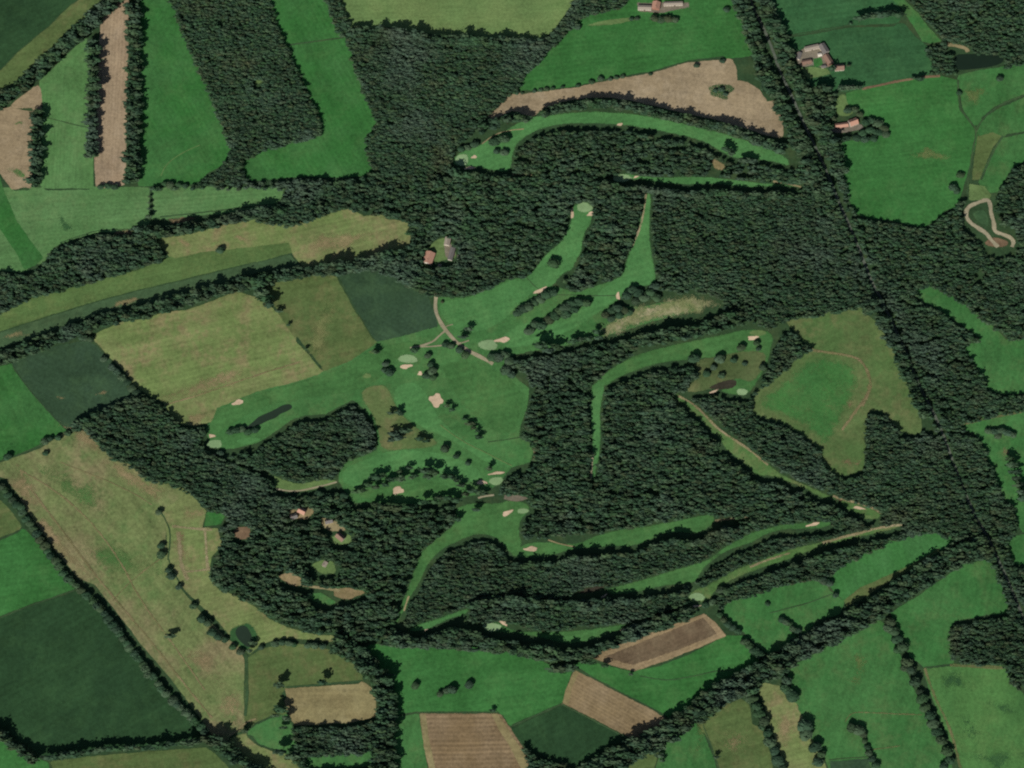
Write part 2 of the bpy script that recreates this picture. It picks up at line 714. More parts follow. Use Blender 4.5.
def cluster(desc, where, pts, group, axis=None, name='broadleaf_tree', cat='tree'):
    """free-standing trees of one clump or row, each told from the next by its place along it"""
    pts = list(pts)
    if axis is None:
        xs = [p[0] for p in pts]; ys = [p[1] for p in pts]
        axis = 0 if max(xs) - min(xs) >= (max(ys) - min(ys)) else 1
    pts.sort(key=lambda p: p[axis])
    n = len(pts)
    out = []
    for i, p in enumerate(pts):
        if n == 1:
            lab = f"{desc} {where}"
        elif i == 0:
            lab = f"{'leftmost' if axis == 0 else 'topmost'} {desc} {where}"
        elif i == n - 1:
            lab = f"{'rightmost' if axis == 0 else 'lowest'} {desc} {where}"
        elif n == 3:
            lab = f"middle {desc} {where}"
        else:
            lab = f"{ordinal(i)} {desc} from {'left' if axis == 0 else 'top'} {where}"
        if len(lab.split()) > 16:
            print('LONG', len(lab.split()), lab)
        out.append((p, lab))
    CLUSTERS.append((sum(p[2] for p in pts) / n, out, group, name, cat))


def flush_clusters(limit=300):
    """the clumps whose trees show largest become trees of their own; what is past the limit is returned"""
    rest, n = [], 0
    for mean, out, group, name, cat in sorted(CLUSTERS, key=lambda c: (c[3] != 'shrub', -c[0])):
        if name != 'shrub':
            if n + len(out) > limit:
                rest += [p for p, _ in out]
                continue
            n += len(out)
        for p, lab in out:
            single_tree(p[0], p[1], p[2], lab, group, name, cat)
    return rest


def line_pts(line, spacing, jx=0.8, rmin=3.6, rmax=5.4):
    L = np.array(line, float)
    seg = np.linalg.norm(np.diff(L, axis=0), axis=1)
    cum = np.r_[0, np.cumsum(seg)]
    out = []
    s = spacing * .4
    while s < cum[-1]:
        i = min(len(seg) - 1, int(np.searchsorted(cum, s, 'right') - 1))
        f = (s - cum[i]) / (seg[i] + 1e-9)
        q = L[i] + (L[i + 1] - L[i]) * f
        out.append((q[0] + random.uniform(-jx, jx), q[1] + random.uniform(-jx, jx), random.uniform(rmin, rmax)))
        s += spacing * random.uniform(.8, 1.25)
    return out


WOODPTS = {}


def grow(name, label, cat, pts, group=None, conifer=0.0, hscale=1.0, kseed=0):
    """many trees that read as one mass: a single object of crowns and trunks. pts: px, py, radius (map units)"""
    pts = np.array(pts, float)
    n = len(pts)
    if n == 0:
        return None
    r = np.random.default_rng(kseed + n)
    rm = pts[:, 2] * 2.0
    hh = rm * r.uniform(.62, 1.08, n) * hscale
    lift = rm * (r.uniform(.0, .35, n) + 1.0 * vnoise(pts[:, 0] + 400, pts[:, 1] * 1.7 + 400, 9, kseed + 3)) * hscale
    g = PA(np.c_[pts[:, 0], pts[:, 1] + (lift + hh) / 2 * math.cos(ELEV)])
    which = r.integers(0, NV, n)
    con = r.random(n) < conifer
    VV, FF, KK = [], [], []
    off = 0
    kind = r.random(n)
    for isc, lib in ((False, SMALL), (True, CONE)):
        for k in range(NV):
            idx = np.where((which == k) & (con == isc))[0]
            if len(idx) == 0:
                continue
            v, f = lib[k]
            a = r.uniform(-.3, .45, len(idx)) + np.pi * r.integers(0, 2, len(idx))
            ca, sa = np.cos(a), np.sin(a)
            sx = rm[idx] * r.uniform(1.15, 1.9, len(idx)); sy = rm[idx] * r.uniform(.7, .95, len(idx))
            x = (v[None, :, 0] * ca[:, None] - v[None, :, 1] * sa[:, None]) * sx[:, None] + g[idx, 0][:, None]
            y = (v[None, :, 0] * sa[:, None] + v[None, :, 1] * ca[:, None]) * sy[:, None] + g[idx, 1][:, None]
            z = v[None, :, 2] * hh[idx][:, None] + lift[idx][:, None]
            VV.append(np.stack([x, y, z], 2).reshape(-1, 3))
            FF.append((f[None] + (off + np.arange(len(idx)) * len(v))[:, None, None]).reshape(-1, 3))
            KK.append(np.repeat(kind[idx], len(v)))
            off += len(idx) * len(v)
    # a plain stem under every crown
    ang = np.arange(3) * 2.094
    bx = g[:, 0][:, None] + np.cos(ang)[None] * rm[:, None] * .08
    by = g[:, 1][:, None] + np.sin(ang)[None] * rm[:, None] * .08
    lo = np.stack([bx, by, np.zeros_like(bx)], 2)
    hi = np.stack([bx, by, np.repeat((lift + hh * .4)[:, None], 3, 1)], 2)
    tv = np.concatenate([lo, hi], 1).reshape(-1, 3)
    tf = np.array([[0, 1, 4], [0, 4, 3], [1, 2, 5], [1, 5, 4], [2, 0, 3], [2, 3, 5]])
    tF = (tf[None] + (off + np.arange(n) * 6)[:, None, None]).reshape(-1, 3)
    nleaf = sum(len(f) for f in FF)
    V = np.concatenate(VV + [tv]); F = np.concatenate(FF + [tF])
    K = np.concatenate(KK + [np.zeros(len(tv))])
    me = np_mesh(name, V, F, LEAF, K)
    me.materials.append(BARK)
    mi = np.zeros(len(F), np.int32); mi[nleaf:] = 1
    me.polygons.foreach_set('material_index', mi)
    o = bpy.data.objects.new(name, me)
    COL.objects.link(o)
    return tag(o, label, cat, group, 'stuff')


def vnoise(x, y, s, seed):
    """smooth value noise"""
    r = np.random.default_rng(seed).random((64, 64))
    x = np.asarray(x) / s; y = np.asarray(y) / s
    xi = np.floor(x).astype(int); yi = np.floor(y).astype(int)
    fx = x - xi; fy = y - yi
    fx = fx * fx * (3 - 2 * fx); fy = fy * fy * (3 - 2 * fy)
    g = lambda a, b: r[a % 64, b % 64]
    return (g(xi, yi) * (1 - fx) + g(xi + 1, yi) * fx) * (1 - fy) + (g(xi, yi + 1) * (1 - fx) + g(xi + 1, yi + 1) * fx) * fy


ROADLINE = np.array([(741, -130), (748, -5), (757, 15), (770, 42), (780, 72), (790, 92), (800, 115), (808, 132), (818, 152), (828, 175), (836, 196), (853, 234), (863, 259), (873, 285), (883, 302), (893, 325), (903, 345), (910, 362), (918, 384), (928, 402), (938, 422), (946, 442), (953, 462), (960, 480), (968, 500), (976, 518), (988, 537), (996, 555), (1010, 585), (1026, 625), (1080, 760)], float)


def wood_points(poly, spacing=3.7, rmin=2.0, rmax=3.3, reject=True, gaps=0.13, seed=1, north=6.4, south=-.6, side=1.3, ext=True, vert=.62):
    poly = extend(poly) if ext else poly
    a = np.array(poly)
    x0, y0 = a.min(0); x1, y1 = a.max(0)
    dy = spacing * vert
    r = np.random.default_rng(seed)
    ys = np.arange(y0, y1, dy)
    xs = np.arange(x0, x1, spacing)
    X, Y = np.meshgrid(xs, ys)
    X = X + (np.arange(len(ys)) % 2)[:, None] * spacing * .5
    X = X + r.uniform(-.38, .38, X.shape) * spacing
    Y = Y + r.uniform(-.38, .38, Y.shape) * dy
    p = np.c_[X.ravel(), Y.ravel()]
    p = p[pip(p, poly)]
    rx = np.interp(p[:, 1], ROADLINE[:, 1], ROADLINE[:, 0])
    p = p[~((p[:, 0] - rx > -3.4) & (p[:, 0] - rx < 3.0))]
    if reject:
        keep = np.ones(len(p), bool)
        tests = [p + np.array([[0, -north]]), p + np.array([[.8, -north * .5]]), p + np.array([[0, south]]), p + np.array([[side, -.8]]), p + np.array([[-side, -.8]])]
        for lo, hi, ring in OPEN:
            if hi[0] < x0 - 5 or lo[0] > x1 + 5 or hi[1] < y0 - 5 or lo[1] > y1 + 5:
                continue
            m = (p[:, 0] > lo[0] - 5) & (p[:, 0] < hi[0] + 5) & (p[:, 1] > lo[1] - 5) & (p[:, 1] < hi[1] + 5) & keep
            i = np.where(m)[0]
            if len(i) == 0:
                continue
            bad = np.zeros(len(i), bool)
            for t in tests:
                bad |= pip(t[i], ring)
            keep[i[bad]] = False
        p = p[keep]
    n = .65 * vnoise(p[:, 0] + 400, p[:, 1] * 1.6 + 400, 6.5, seed + 5) + .35 * vnoise(p[:, 0] + 400, p[:, 1] * 1.9 + 400, 3.2, seed + 6)
    drop = (n < .12 + gaps * 2.0) & (r.random(len(p)) < .8)
    p = p[~drop]
    big = vnoise(p[:, 0] + 400, p[:, 1] * 1.5 + 400, 14, seed + 9)
    rad = rmin + (rmax - rmin) * np.clip(r.random(len(p)) * .6 + big * .55, 0, 1)
    out = []
    for (x, y), q in zip(p, rad):
        if near(x, y, spacing * .62):
            continue
        claim(x, y)
        out.append((x, y, q))
    return out

# ------------------------------------------------------------------ kinds of ground
G = ground_mat
BASE = G('forest_floor', (48, 70, 44), (44, 66, 42), (66, 78, 48), amt=.04, feather=False)
BRIGHT = G('bright_grass', (48, 97, 46), (56, 100, 53), (67, 106, 57), ang=-62, amt=.05, wave=(10, 0.04))
BRIGHT2 = G('bright_grass_level', (55, 104, 53), (49, 96, 47), (67, 107, 58), ang=8, amt=.06, wave=(11, 0.04))
BRIGHT3 = G('bright_grass_steep', (55, 104, 53), (65, 111, 63), (49, 93, 47), ang=98, amt=.06)
LEY = G('young_ley', (61, 105, 57), (54, 100, 52), (76, 104, 60), ang=75, amt=.05, patch=.7, wave=(13, 0.035))
LIGHT = G('cut_meadow', (83, 118, 72), (76, 113, 66), (94, 120, 75), ang=5, amt=.06, wave=(9, 0.05))
LIGHT_V = G('cut_meadow_long', (82, 120, 71), (76, 114, 65), (93, 120, 75), ang=91, amt=.05, wave=(7, .06))
OLIVE_T = G('olive_grass_level', (94, 118, 70), (100, 120, 72), (84, 112, 62), ang=2, amt=.05, wave=(10, 0.04))
DARK = G('dark_crop', (41, 68, 41), (37, 62, 38), (48, 76, 45), ang=30, amt=.04, wave=(12, 0.05))
DARK2 = G('dark_crop_blue', (50, 72, 52), (46, 68, 47), (61, 86, 56), ang=-28, amt=.05)
DARKG = G('dark_ley', (50, 90, 54), (46, 82, 50), (58, 96, 58), ang=8, amt=.06, wave=(14, 0.07))
STALE = G('dry_grass', (108, 119, 74), (99, 117, 68), (125, 117, 83), ang=14, amt=.08, patch=.9, wave=(10, 0.05))
STALE_D = G('dry_meadow', (102, 114, 71), (120, 114, 82), (86, 108, 63), ang=-50, amt=.07, patch=.9, grain=.2)
STALE_G = G('half_dry_grass', (79, 96, 55), (77, 96, 55), (96, 99, 63), ang=12, amt=.07, patch=.8)
STRIP = G('mixed_strip', (82, 106, 60), (76, 100, 56), (96, 108, 64), ang=14, amt=.08)
STRIP_D = G('dark_strip', (62, 86, 58), (60, 82, 54), (74, 94, 62), ang=14, amt=.06)
PLOUGH = G('ploughed_earth', (146, 129, 104), (140, 122, 98), (154, 139, 117), ang=90, amt=.05, wave=(7, .07))
PLOUGH_H = G('ploughed_earth_level', (142, 127, 101), (134, 119, 93), (152, 138, 114), ang=-8, amt=.05)
PLOUGH_F = G('ridged_earth', (124, 107, 82), (112, 95, 69), (136, 119, 92), ang=1, amt=.06, wave=(8.5, .16))
PLOUGH_D = G('ridged_earth_slant', (130, 114, 87), (122, 106, 78), (140, 124, 98), ang=-30, amt=.05, wave=(6.5, .12))
PLOUGH_S = G('headland_earth', (136, 119, 90), (128, 111, 82), (146, 128, 100), ang=24, amt=.05, wave=(7, .1))
PLOUGH_B = G('dark_earth', (98, 84, 65), (90, 76, 59), (118, 105, 82), ang=24, amt=.09)
STUBBLE = G('stubble', (128, 120, 84), (122, 112, 78), (138, 130, 96), ang=-2, amt=.08)
TANPATCH = G('worn_ground', (128, 116, 84), (118, 108, 74), (146, 126, 98), amt=.05, patch=.8)
ROUGH = G('rough', (66, 108, 60), (60, 103, 56), (84, 107, 64), ang=20, amt=.04)
FAIR = G('fairway_grass', (72, 118, 67), (66, 111, 62), (82, 122, 71), ang=18, amt=.03, wave=(15, 0.065))
FAIR_D = G('fairway_grass_dark', (60, 100, 54), (65, 106, 58), (76, 106, 60), ang=15, amt=.03, wave=(15, 0.065))
FAIR_O = G('fairway_thin', (78, 108, 60), (70, 104, 56), (104, 112, 72), ang=18, amt=.04, patch=.8)
GREEN = G('putting_grass', (124, 150, 108), (116, 144, 100), (128, 152, 111), amt=.03, grain=.06)
SAND = G('bunker_sand', (198, 174, 146), (188, 166, 138), (206, 184, 156), amt=.03, grain=.08, k=1.0)
TRACK = G('gravel_track', (144, 137, 112), (136, 129, 104), (155, 147, 123), amt=.04, grain=.12)
TRACK_D = G('sandy_path', (134, 124, 92), (122, 114, 82), (150, 138, 106), amt=.05, grain=.15)
ROAD = G('worn_asphalt', (86, 92, 82), (79, 87, 75), (95, 100, 87), amt=.03, grain=.1)
DITCH = G('ditch_growth', (55, 79, 51), (51, 73, 46), (70, 90, 55), amt=.05)
LUSH = G('lush_growth', (50, 86, 50), (46, 80, 46), (64, 96, 56), amt=.05)
DAMP = G('damp_grass', (56, 84, 54), (52, 78, 50), (66, 92, 58), amt=.04)
EARTH = G('bare_earth', (112, 92, 72), (104, 86, 66), (126, 106, 82), amt=.05)
HEATH = G('dark_heath', (53, 50, 41), (49, 47, 38), (63, 59, 47), amt=.05)
YARD = G('yard_gravel', (114, 107, 92), (106, 99, 85), (122, 115, 103), amt=.03)
SANDY = G('sandy_wear', (138, 128, 98), (126, 118, 86), (156, 142, 114), amt=.05, grain=.18, patch=.8, soft=.78, mid=.07)
WORN = G('worn_track', (116, 108, 76), (108, 104, 70), (136, 120, 92), amt=.05, patch=.8, soft=.75)
FAINT = G('faint_track', (96, 100, 64), (88, 96, 60), (112, 104, 74), amt=.05, patch=.8, soft=.75)
VERGE = G('verge_grass', (94, 116, 70), (86, 110, 64), (98, 118, 72), amt=.05)

# the land itself, out past the horizon of every view
link = link_mesh('ground', [(-15000, -15000, 0), (15000, -15000, 0), (15000, 15000, 0), (-15000, 15000, 0)], [(0, 1, 2, 3)], BASE)
tag(link, 'dull green woodland floor and rough land under everything', 'ground', kind='structure')

R = ribbon
FIELDS = []


def F(label, mat, poly, level=0, **kw):
    FIELDS.append((label, mat, poly, level, kw))


FW = lambda label, mat, poly, level=1, **kw: sheet('fairway', label, 'fairway', mat, poly, level, smooth=True, feather=kw.pop('feather', 3.0), **kw)

# --- fields, north-west
F('dark green crop field filling the top left corner', DARK, [(0, 0), (78, 0), (70, 5), (50, 25), (20, 50), (0, 70)])
F('olive grass strip along the dark field in the top left corner', STALE_G, [(78, 0), (100, 0), (96, 4), (75, 22), (40, 55), (20, 74), (0, 91), (0, 70), (20, 50), (50, 25), (70, 5)])
F('light green strip field left of the long brown strip', LIGHT_V, [(42, 82), (60, 65), (86, 40), (90, 60), (90, 120), (91, 189), (43, 189), (44, 130)])
F('small brown triangle of bare soil below the diagonal belt', PLOUGH_H, [(12, 107), (38, 87), (40, 108), (14, 109)])
F('brown bare field with green tracks at the left edge', PLOUGH_H, [(0, 112), (15, 108), (33, 111), (31, 150), (29, 187), (16, 190), (8, 180), (0, 170)])
F('long narrow ploughed brown strip between two tree rows', PLOUGH, [(112, 0), (126, 0), (126, 30), (125, 80), (124, 130), (123, 183), (98, 186), (97, 160), (99, 110), (101, 60), (103, 25)])
F('tall green wedge field beside the north west wood', BRIGHT, [(142, 0), (168, 0), (178, 25), (186, 45), (195, 65), (206, 90), (215, 115), (230, 150), (222, 162), (205, 172), (195, 182), (140, 184)])
F('green dog leg field between the two northern woods', BRIGHT, [(272, 0), (325, 0), (334, 30), (343, 38), (350, 55), (357, 80), (365, 100), (372, 115), (375, 125), (364, 133), (365, 150), (370, 172), (345, 175), (300, 174), (256, 178), (250, 178), (244, 168), (245, 160), (270, 150), (300, 143), (322, 135), (323, 122), (312, 95), (298, 65), (287, 42), (278, 20)])
F('pale olive level field at the top edge centre', OLIVE_T, [(343, 0), (572, 0), (564, 12), (552, 28), (540, 37), (512, 36), (470, 34), (430, 32), (415, 30), (385, 26), (352, 25), (350, 20)])
F('bright green field below the farm at the top', BRIGHT2, [(517, 91), (527, 75), (540, 62), (560, 42), (567, 31), (580, 27), (578, 20), (600, 13), (622, 8), (628, 0), (735, 0), (741, 20), (748, 48), (753, 53), (687, 61), (650, 72), (612, 78), (575, 87), (537, 91)])
F('bare brown field curving around the upper fairway', PLOUGH_H, [(488, 120), (500, 105), (512, 95), (535, 92), (575, 87), (612, 79), (650, 73), (687, 62), (724, 59), (731, 62), (734, 70), (735, 82), (747, 85), (758, 92), (766, 104), (779, 104), (781, 136), (768, 133), (750, 127), (712, 116), (687, 111), (662, 105), (637, 99), (612, 95), (587, 95), (562, 99), (543, 106), (532, 114), (512, 108), (498, 114), (490, 121)])
F('light green verge between the bright field and the road', VERGE, [(735, 0), (750, 0), (755, 22), (750, 38), (754, 52), (748, 48), (741, 20)], 1)
# --- fields, north-east
F('dark green field at the top right of the road', DARKG, [(770, 0), (892, 0), (900, 15), (894, 24), (850, 26), (800, 35), (784, 35), (776, 20)])
F('dark green field around the grey farmyard', DARKG, [(785, 37), (800, 36), (850, 27), (903, 26), (915, 40), (925, 48), (930, 65), (932, 72), (915, 74), (880, 82), (860, 87), (845, 89), (825, 88), (812, 86), (806, 82), (815, 75), (806, 55), (792, 46)])
F('narrow bright green strip leading to the dark pond', LEY, [(892, 0), (905, 0), (918, 12), (930, 28), (943, 42), (930, 44), (922, 42), (912, 25), (902, 10)], 1)
F('green pasture below the dark pond at the right edge', LEY, [(960, 77), (985, 72), (1024, 66), (1024, 95), (1010, 100), (995, 107), (980, 120), (975, 128), (968, 120), (962, 108), (960, 95)])
F('large bright green pasture beside the pink roofed house', BRIGHT2, [(848, 95), (868, 90), (908, 81), (938, 78), (955, 82), (958, 92), (960, 110), (970, 122), (976, 130), (972, 150), (965, 172), (960, 190), (955, 205), (945, 208), (932, 219), (925, 224), (918, 224), (900, 220), (888, 217), (870, 216), (858, 212), (850, 195), (840, 165), (832, 147), (842, 144), (852, 143), (868, 140), (885, 137), (888, 133), (880, 122), (862, 112), (848, 105)])
F('tan finger of dry grass between two ditches on the right', STALE_G, [(977, 136), (993, 132), (1003, 136), (993, 148), (985, 168), (980, 180), (971, 181), (974, 155)], 1)
F('small green pasture corner above the eastern wood', LEY, [(1005, 137), (1024, 133), (1024, 158), (1012, 165), (1003, 178), (998, 190), (985, 190), (981, 182), (987, 168), (996, 150)])
F('green pasture between the forked ditches on the right', LEY, [(979, 128), (986, 116), (1000, 107), (1024, 97), (1024, 132), (1004, 135), (993, 131), (980, 134)])
F('small tan and green plot above the sandy loop track', VERGE, [(969, 183), (985, 186), (992, 195), (990, 200), (968, 201)], 1)
# --- fields, west
F('wide pale green meadow on the left edge', LIGHT, [(0, 190), (43, 190), (98, 189), (150, 190), (150, 216), (147, 222), (135, 230), (100, 229), (75, 236), (52, 245), (48, 256), (40, 264), (30, 250), (14, 220), (0, 192)])
F('bright green stripe slanting across the left edge', BRIGHT, [(0, 175), (5, 192), (18, 222), (44, 258), (36, 266), (24, 270), (15, 252), (0, 230)], 1)
F('pale green corner left of the bright slanting stripe', LIGHT, [(0, 224), (16, 250), (27, 270), (0, 268)])
F('pale green meadow right of the dotted hedge line', LIGHT, [(152, 190), (190, 189), (256, 190), (282, 190), (279, 200), (270, 206), (256, 207), (230, 210), (190, 214), (165, 217), (153, 217)])
F('dry tan meadow left of the clubhouse wood', STALE, [(158, 240), (170, 237), (190, 237), (215, 230), (238, 223), (256, 222), (286, 228), (301, 224), (318, 219), (331, 213), (348, 209), (363, 219), (381, 217), (388, 222), (406, 224), (408, 238), (406, 248), (373, 254), (351, 260), (318, 265), (301, 265), (293, 256), (288, 246), (256, 249), (225, 253), (200, 256), (175, 262), (168, 250)])
F('long olive strip slanting below the west wood', STRIP, [(0, 316), (30, 300), (65, 292), (100, 282), (140, 272), (172, 259), (200, 252), (256, 246), (289, 242), (293, 253), (256, 263), (215, 272), (175, 282), (140, 290), (95, 302), (50, 316), (0, 332)])
F('long darker strip above the slanting western belt', STRIP_D, [(0, 332), (50, 316), (95, 302), (140, 290), (175, 282), (215, 272), (256, 262), (290, 254), (300, 265), (280, 266), (256, 270), (225, 281), (200, 288), (170, 299), (130, 302), (100, 310), (60, 325), (30, 336), (0, 345)])
F('dark slate green field left of the large dry field', DARK2, [(12, 365), (20, 362), (50, 350), (85, 343), (95, 348), (108, 362), (118, 378), (128, 395), (132, 402), (120, 408), (100, 415), (85, 422), (65, 430), (55, 420), (40, 405), (25, 385)])
F('bright green field on the left edge below the slanting belt', BRIGHT, [(0, 369), (12, 366), (25, 384), (45, 408), (66, 429), (50, 440), (30, 450), (0, 461)])
F('large dry tan green field west of the golf course', STALE, [(95, 337), (120, 325), (170, 314), (186, 313), (215, 303), (235, 294), (256, 300), (276, 314), (288, 332), (305, 350), (322, 370), (300, 378), (280, 383), (256, 389), (215, 406), (210, 420), (195, 423), (182, 422), (172, 412), (165, 400), (150, 393), (138, 385), (125, 368), (108, 352)])
F('olive grass field between the dry field and the dark field', STALE_G, [(268, 283), (290, 278), (336, 275), (355, 310), (375, 341), (363, 349), (350, 358), (323, 369), (304, 346), (290, 327), (275, 302)])
F('dark green crop field left of the clubhouse lane', DARK2, [(337, 274), (370, 270), (390, 277), (410, 288), (425, 295), (432, 313), (436, 325), (430, 328), (400, 336), (375, 341), (356, 310)])
# --- fields, south-west
F('broad dry meadow stretching across the lower left', STALE_D, [(0, 462), (40, 448), (60, 435), (85, 430), (95, 440), (110, 458), (135, 470), (147, 480), (167, 485), (190, 494), (165, 512), (163, 540), (165, 560), (172, 575), (180, 592), (195, 610), (210, 625), (225, 640), (236, 648), (242, 660), (241, 700), (243, 720), (245, 730), (225, 739), (216, 737), (205, 720), (190, 700), (175, 680), (160, 662), (145, 645), (130, 625), (112, 602), (97, 583), (80, 576), (65, 558), (50, 538), (35, 518), (20, 493), (8, 477), (0, 474)])
F('dry tan paddock right of the hedge with the pond', STALE, [(164, 508), (190, 492), (207, 511), (203, 527), (218, 528), (223, 544), (212, 558), (210, 575), (218, 588), (240, 597), (256, 607), (271, 619), (288, 627), (315, 634), (350, 636), (349, 641), (328, 642), (296, 639), (275, 640), (262, 645), (250, 655), (236, 646), (228, 634), (214, 618), (198, 604), (184, 590), (174, 572), (167, 555), (166, 535)], 1)
F('small bright green corner at the tip of the west wood', BRIGHT, [(206, 511), (227, 514), (221, 525), (203, 527)], 2)
F('olive corner field at the lower left edge', STALE_G, [(0, 503), (5, 508), (20, 527), (20, 530), (0, 538)])
F('bright green field at the lower left edge', BRIGHT2, [(0, 540), (22, 530), (35, 543), (50, 563), (70, 580), (75, 590), (55, 597), (30, 605), (0, 617)])
F('very large dark green crop field in the lower left', DARK, [(0, 618), (30, 606), (60, 596), (78, 590), (100, 610), (120, 630), (140, 655), (165, 685), (185, 705), (206, 732), (205, 737), (160, 743), (110, 748), (60, 755), (44, 755), (25, 742), (0, 728)])
F('bright green corner at the bottom left', BRIGHT2, [(0, 735), (10, 745), (25, 755), (45, 764), (50, 768), (0, 768)])
F('dry olive strip along the bottom left edge', STALE_G, [(50, 764), (100, 758), (150, 754), (205, 750), (214, 756), (226, 768), (52, 768)])
F('olive green field above the tan mown field', STALE_G, [(248, 660), (262, 652), (275, 648), (296, 646), (320, 650), (340, 655), (355, 668), (362, 681), (300, 686), (282, 690), (285, 712), (272, 716), (256, 723), (247, 730)])
F('tan mown field enclosed by the southern woods', STUBBLE, [(284, 688), (361, 683), (374, 693), (373, 715), (351, 720), (296, 723), (288, 706)])
F('small green field below the ditch beside the southern wood', ROUGH, [(247, 731), (256, 724), (273, 717), (285, 716), (291, 730), (296, 750), (280, 752), (258, 744)])
F('tan farm track strip running to the bottom edge', STALE, [(229, 738), (243, 733), (258, 745), (275, 752), (297, 762), (300, 768), (262, 768), (246, 756)])
F('narrow dark green clearing within the southern wood', LEY, [(305, 757), (372, 753), (372, 764), (310, 766)])
# --- fields, south
F('large bright green field with five field trees', BRIGHT2, [(368, 648), (391, 645), (418, 647), (456, 648), (481, 650), (512, 653), (537, 660), (550, 669), (573, 669), (563, 703), (512, 725), (505, 713), (497, 712), (420, 712), (396, 715), (397, 700), (390, 685), (380, 668)])
F('green strip left of the ridged brown field', LEY, [(396, 716), (419, 713), (424, 740), (428, 768), (396, 768)])
F('ridged brown field on the bottom edge', PLOUGH_F, [(419, 713), (497, 713), (505, 725), (515, 740), (525, 755), (529, 768), (428, 768), (423, 745)])
F('ridged brown field slanting above the diagonal belt', PLOUGH_D, [(574, 669), (594, 679), (622, 694), (652, 709), (668, 719), (652, 727), (634, 741), (612, 729), (587, 716), (562, 704), (565, 690)])
F('dark green block beside the slanting brown field', DARK, [(561, 705), (587, 717), (612, 730), (632, 742), (620, 750), (600, 760), (580, 765), (570, 760), (550, 755), (530, 748), (513, 727)])
F('bright green field below the brown parallelogram', BRIGHT2, [(574, 666), (590, 664), (605, 668), (632, 674), (662, 668), (692, 656), (727, 638), (745, 638), (756, 656), (757, 662), (737, 671), (717, 683), (700, 698), (682, 711), (669, 718), (652, 708), (622, 693), (594, 678)])
F('brown parallelogram field with a tan headland', PLOUGH_S, [(587, 657), (612, 646), (652, 631), (682, 621), (704, 613), (717, 623), (727, 636), (702, 647), (667, 661), (634, 672), (612, 666)], 1)
F('darker earth middle of the brown parallelogram field', PLOUGH_B, [(601, 657), (625, 648), (660, 634), (703, 617), (719, 634), (690, 646), (660, 657), (633, 666)], 2, feather=2.0)
F('tan headland on the left of the ridged bottom field', STUBBLE, [(419, 713), (426, 713), (430, 740), (436, 768), (428, 768), (423, 745)], 1, feather=1.5, is_open=False)
F('tan headland on the right of the ridged bottom field', STUBBLE, [(490, 713), (498, 713), (506, 725), (516, 740), (526, 755), (529, 768), (520, 768), (508, 745), (497, 728)], 1, feather=1.5, is_open=False)
F('tan headland at the upper end of the slanting brown field', STUBBLE, [(574, 669), (580, 672), (572, 690), (569, 707), (562, 704), (565, 690)], 1, feather=1.5, is_open=False)
# --- fields, south-east
F('green field at the bottom below the diagonal belt', LEY, [(655, 768), (660, 750), (667, 743), (697, 724), (705, 735), (715, 760), (717, 768)])
F('olive strip at the foot of the diagonal belt', STALE_G, [(625, 768), (645, 756), (660, 748), (655, 768)])
F('tan and olive field left of the tan strip at the bottom', STALE_G, [(697, 723), (725, 706), (737, 699), (747, 706), (750, 725), (760, 731), (768, 755), (770, 768), (718, 768), (708, 740)])
F('tan dry strip field running down to the bottom edge', STALE, [(757, 685), (768, 686), (778, 688), (793, 701), (800, 716), (798, 736), (810, 741), (824, 760), (827, 768), (788, 768), (780, 745), (772, 722), (765, 700)])
F('big mottled green pasture between the two southern hedgerows', LEY, [(790, 673), (798, 666), (830, 648), (860, 628), (880, 623), (888, 633), (898, 656), (908, 683), (918, 703), (923, 716), (943, 746), (950, 768), (828, 768), (822, 755), (805, 715), (798, 705)])
F('dark green plot cut by the bottom edge', DARK2, [(829, 761), (868, 758), (872, 768), (830, 768)], 1)
F('bright pasture hooked around the square eastern copse', LEY, [(893, 614), (918, 599), (945, 580), (963, 567), (980, 560), (992, 567), (1000, 590), (1007, 606), (1003, 612), (988, 612), (953, 619), (948, 628), (949, 658), (953, 664), (928, 667), (912, 655), (905, 638), (898, 625)])
F('pale green patchy pasture in the lower right corner', G('patchy_pasture', (72, 112, 60), (64, 104, 56), (84, 114, 64), ang=70, amt=.04), [(925, 668), (950, 666), (1003, 668), (1008, 681), (1018, 692), (1024, 698), (1024, 768), (963, 768), (957, 750), (943, 720), (933, 693)])
F('green meadow crossed by a thin ditch above the diagonal belt', LEY, [(722, 608), (735, 600), (755, 596), (775, 587), (800, 581), (815, 580), (830, 590), (843, 600), (838, 612), (815, 618), (805, 632), (790, 645), (775, 655), (760, 645), (745, 630), (730, 620)])
F('bright green wedge field below the sandy fairway', BRIGHT3, [(828, 577), (850, 562), (875, 550), (898, 540), (923, 533), (946, 538), (952, 541), (940, 548), (930, 555), (913, 564), (898, 571), (885, 577), (860, 588), (843, 600), (835, 594), (830, 588)])
F('dry tan margin under the bright wedge field', STALE_G, [(843, 600), (860, 587), (885, 576), (913, 563), (940, 547), (940, 551), (915, 568), (890, 582), (866, 597), (846, 608)], 1, is_open=True)
F('large olive and green field between wood and road', G('worn_pasture', (82, 102, 60), (74, 100, 56), (100, 106, 68), ang=30, amt=.04, patch=.8), [(788, 320), (818, 317), (860, 308), (866, 317), (878, 327), (888, 347), (898, 367), (904, 384), (911, 402), (919, 419), (919, 431), (908, 432), (900, 428), (893, 419), (885, 410), (873, 408), (865, 411), (864, 429), (864, 444), (863, 468), (850, 472), (838, 474), (825, 461), (818, 444), (800, 430), (783, 420), (768, 416), (752, 410), (757, 394), (775, 381), (790, 369), (803, 356), (815, 348), (800, 335)])
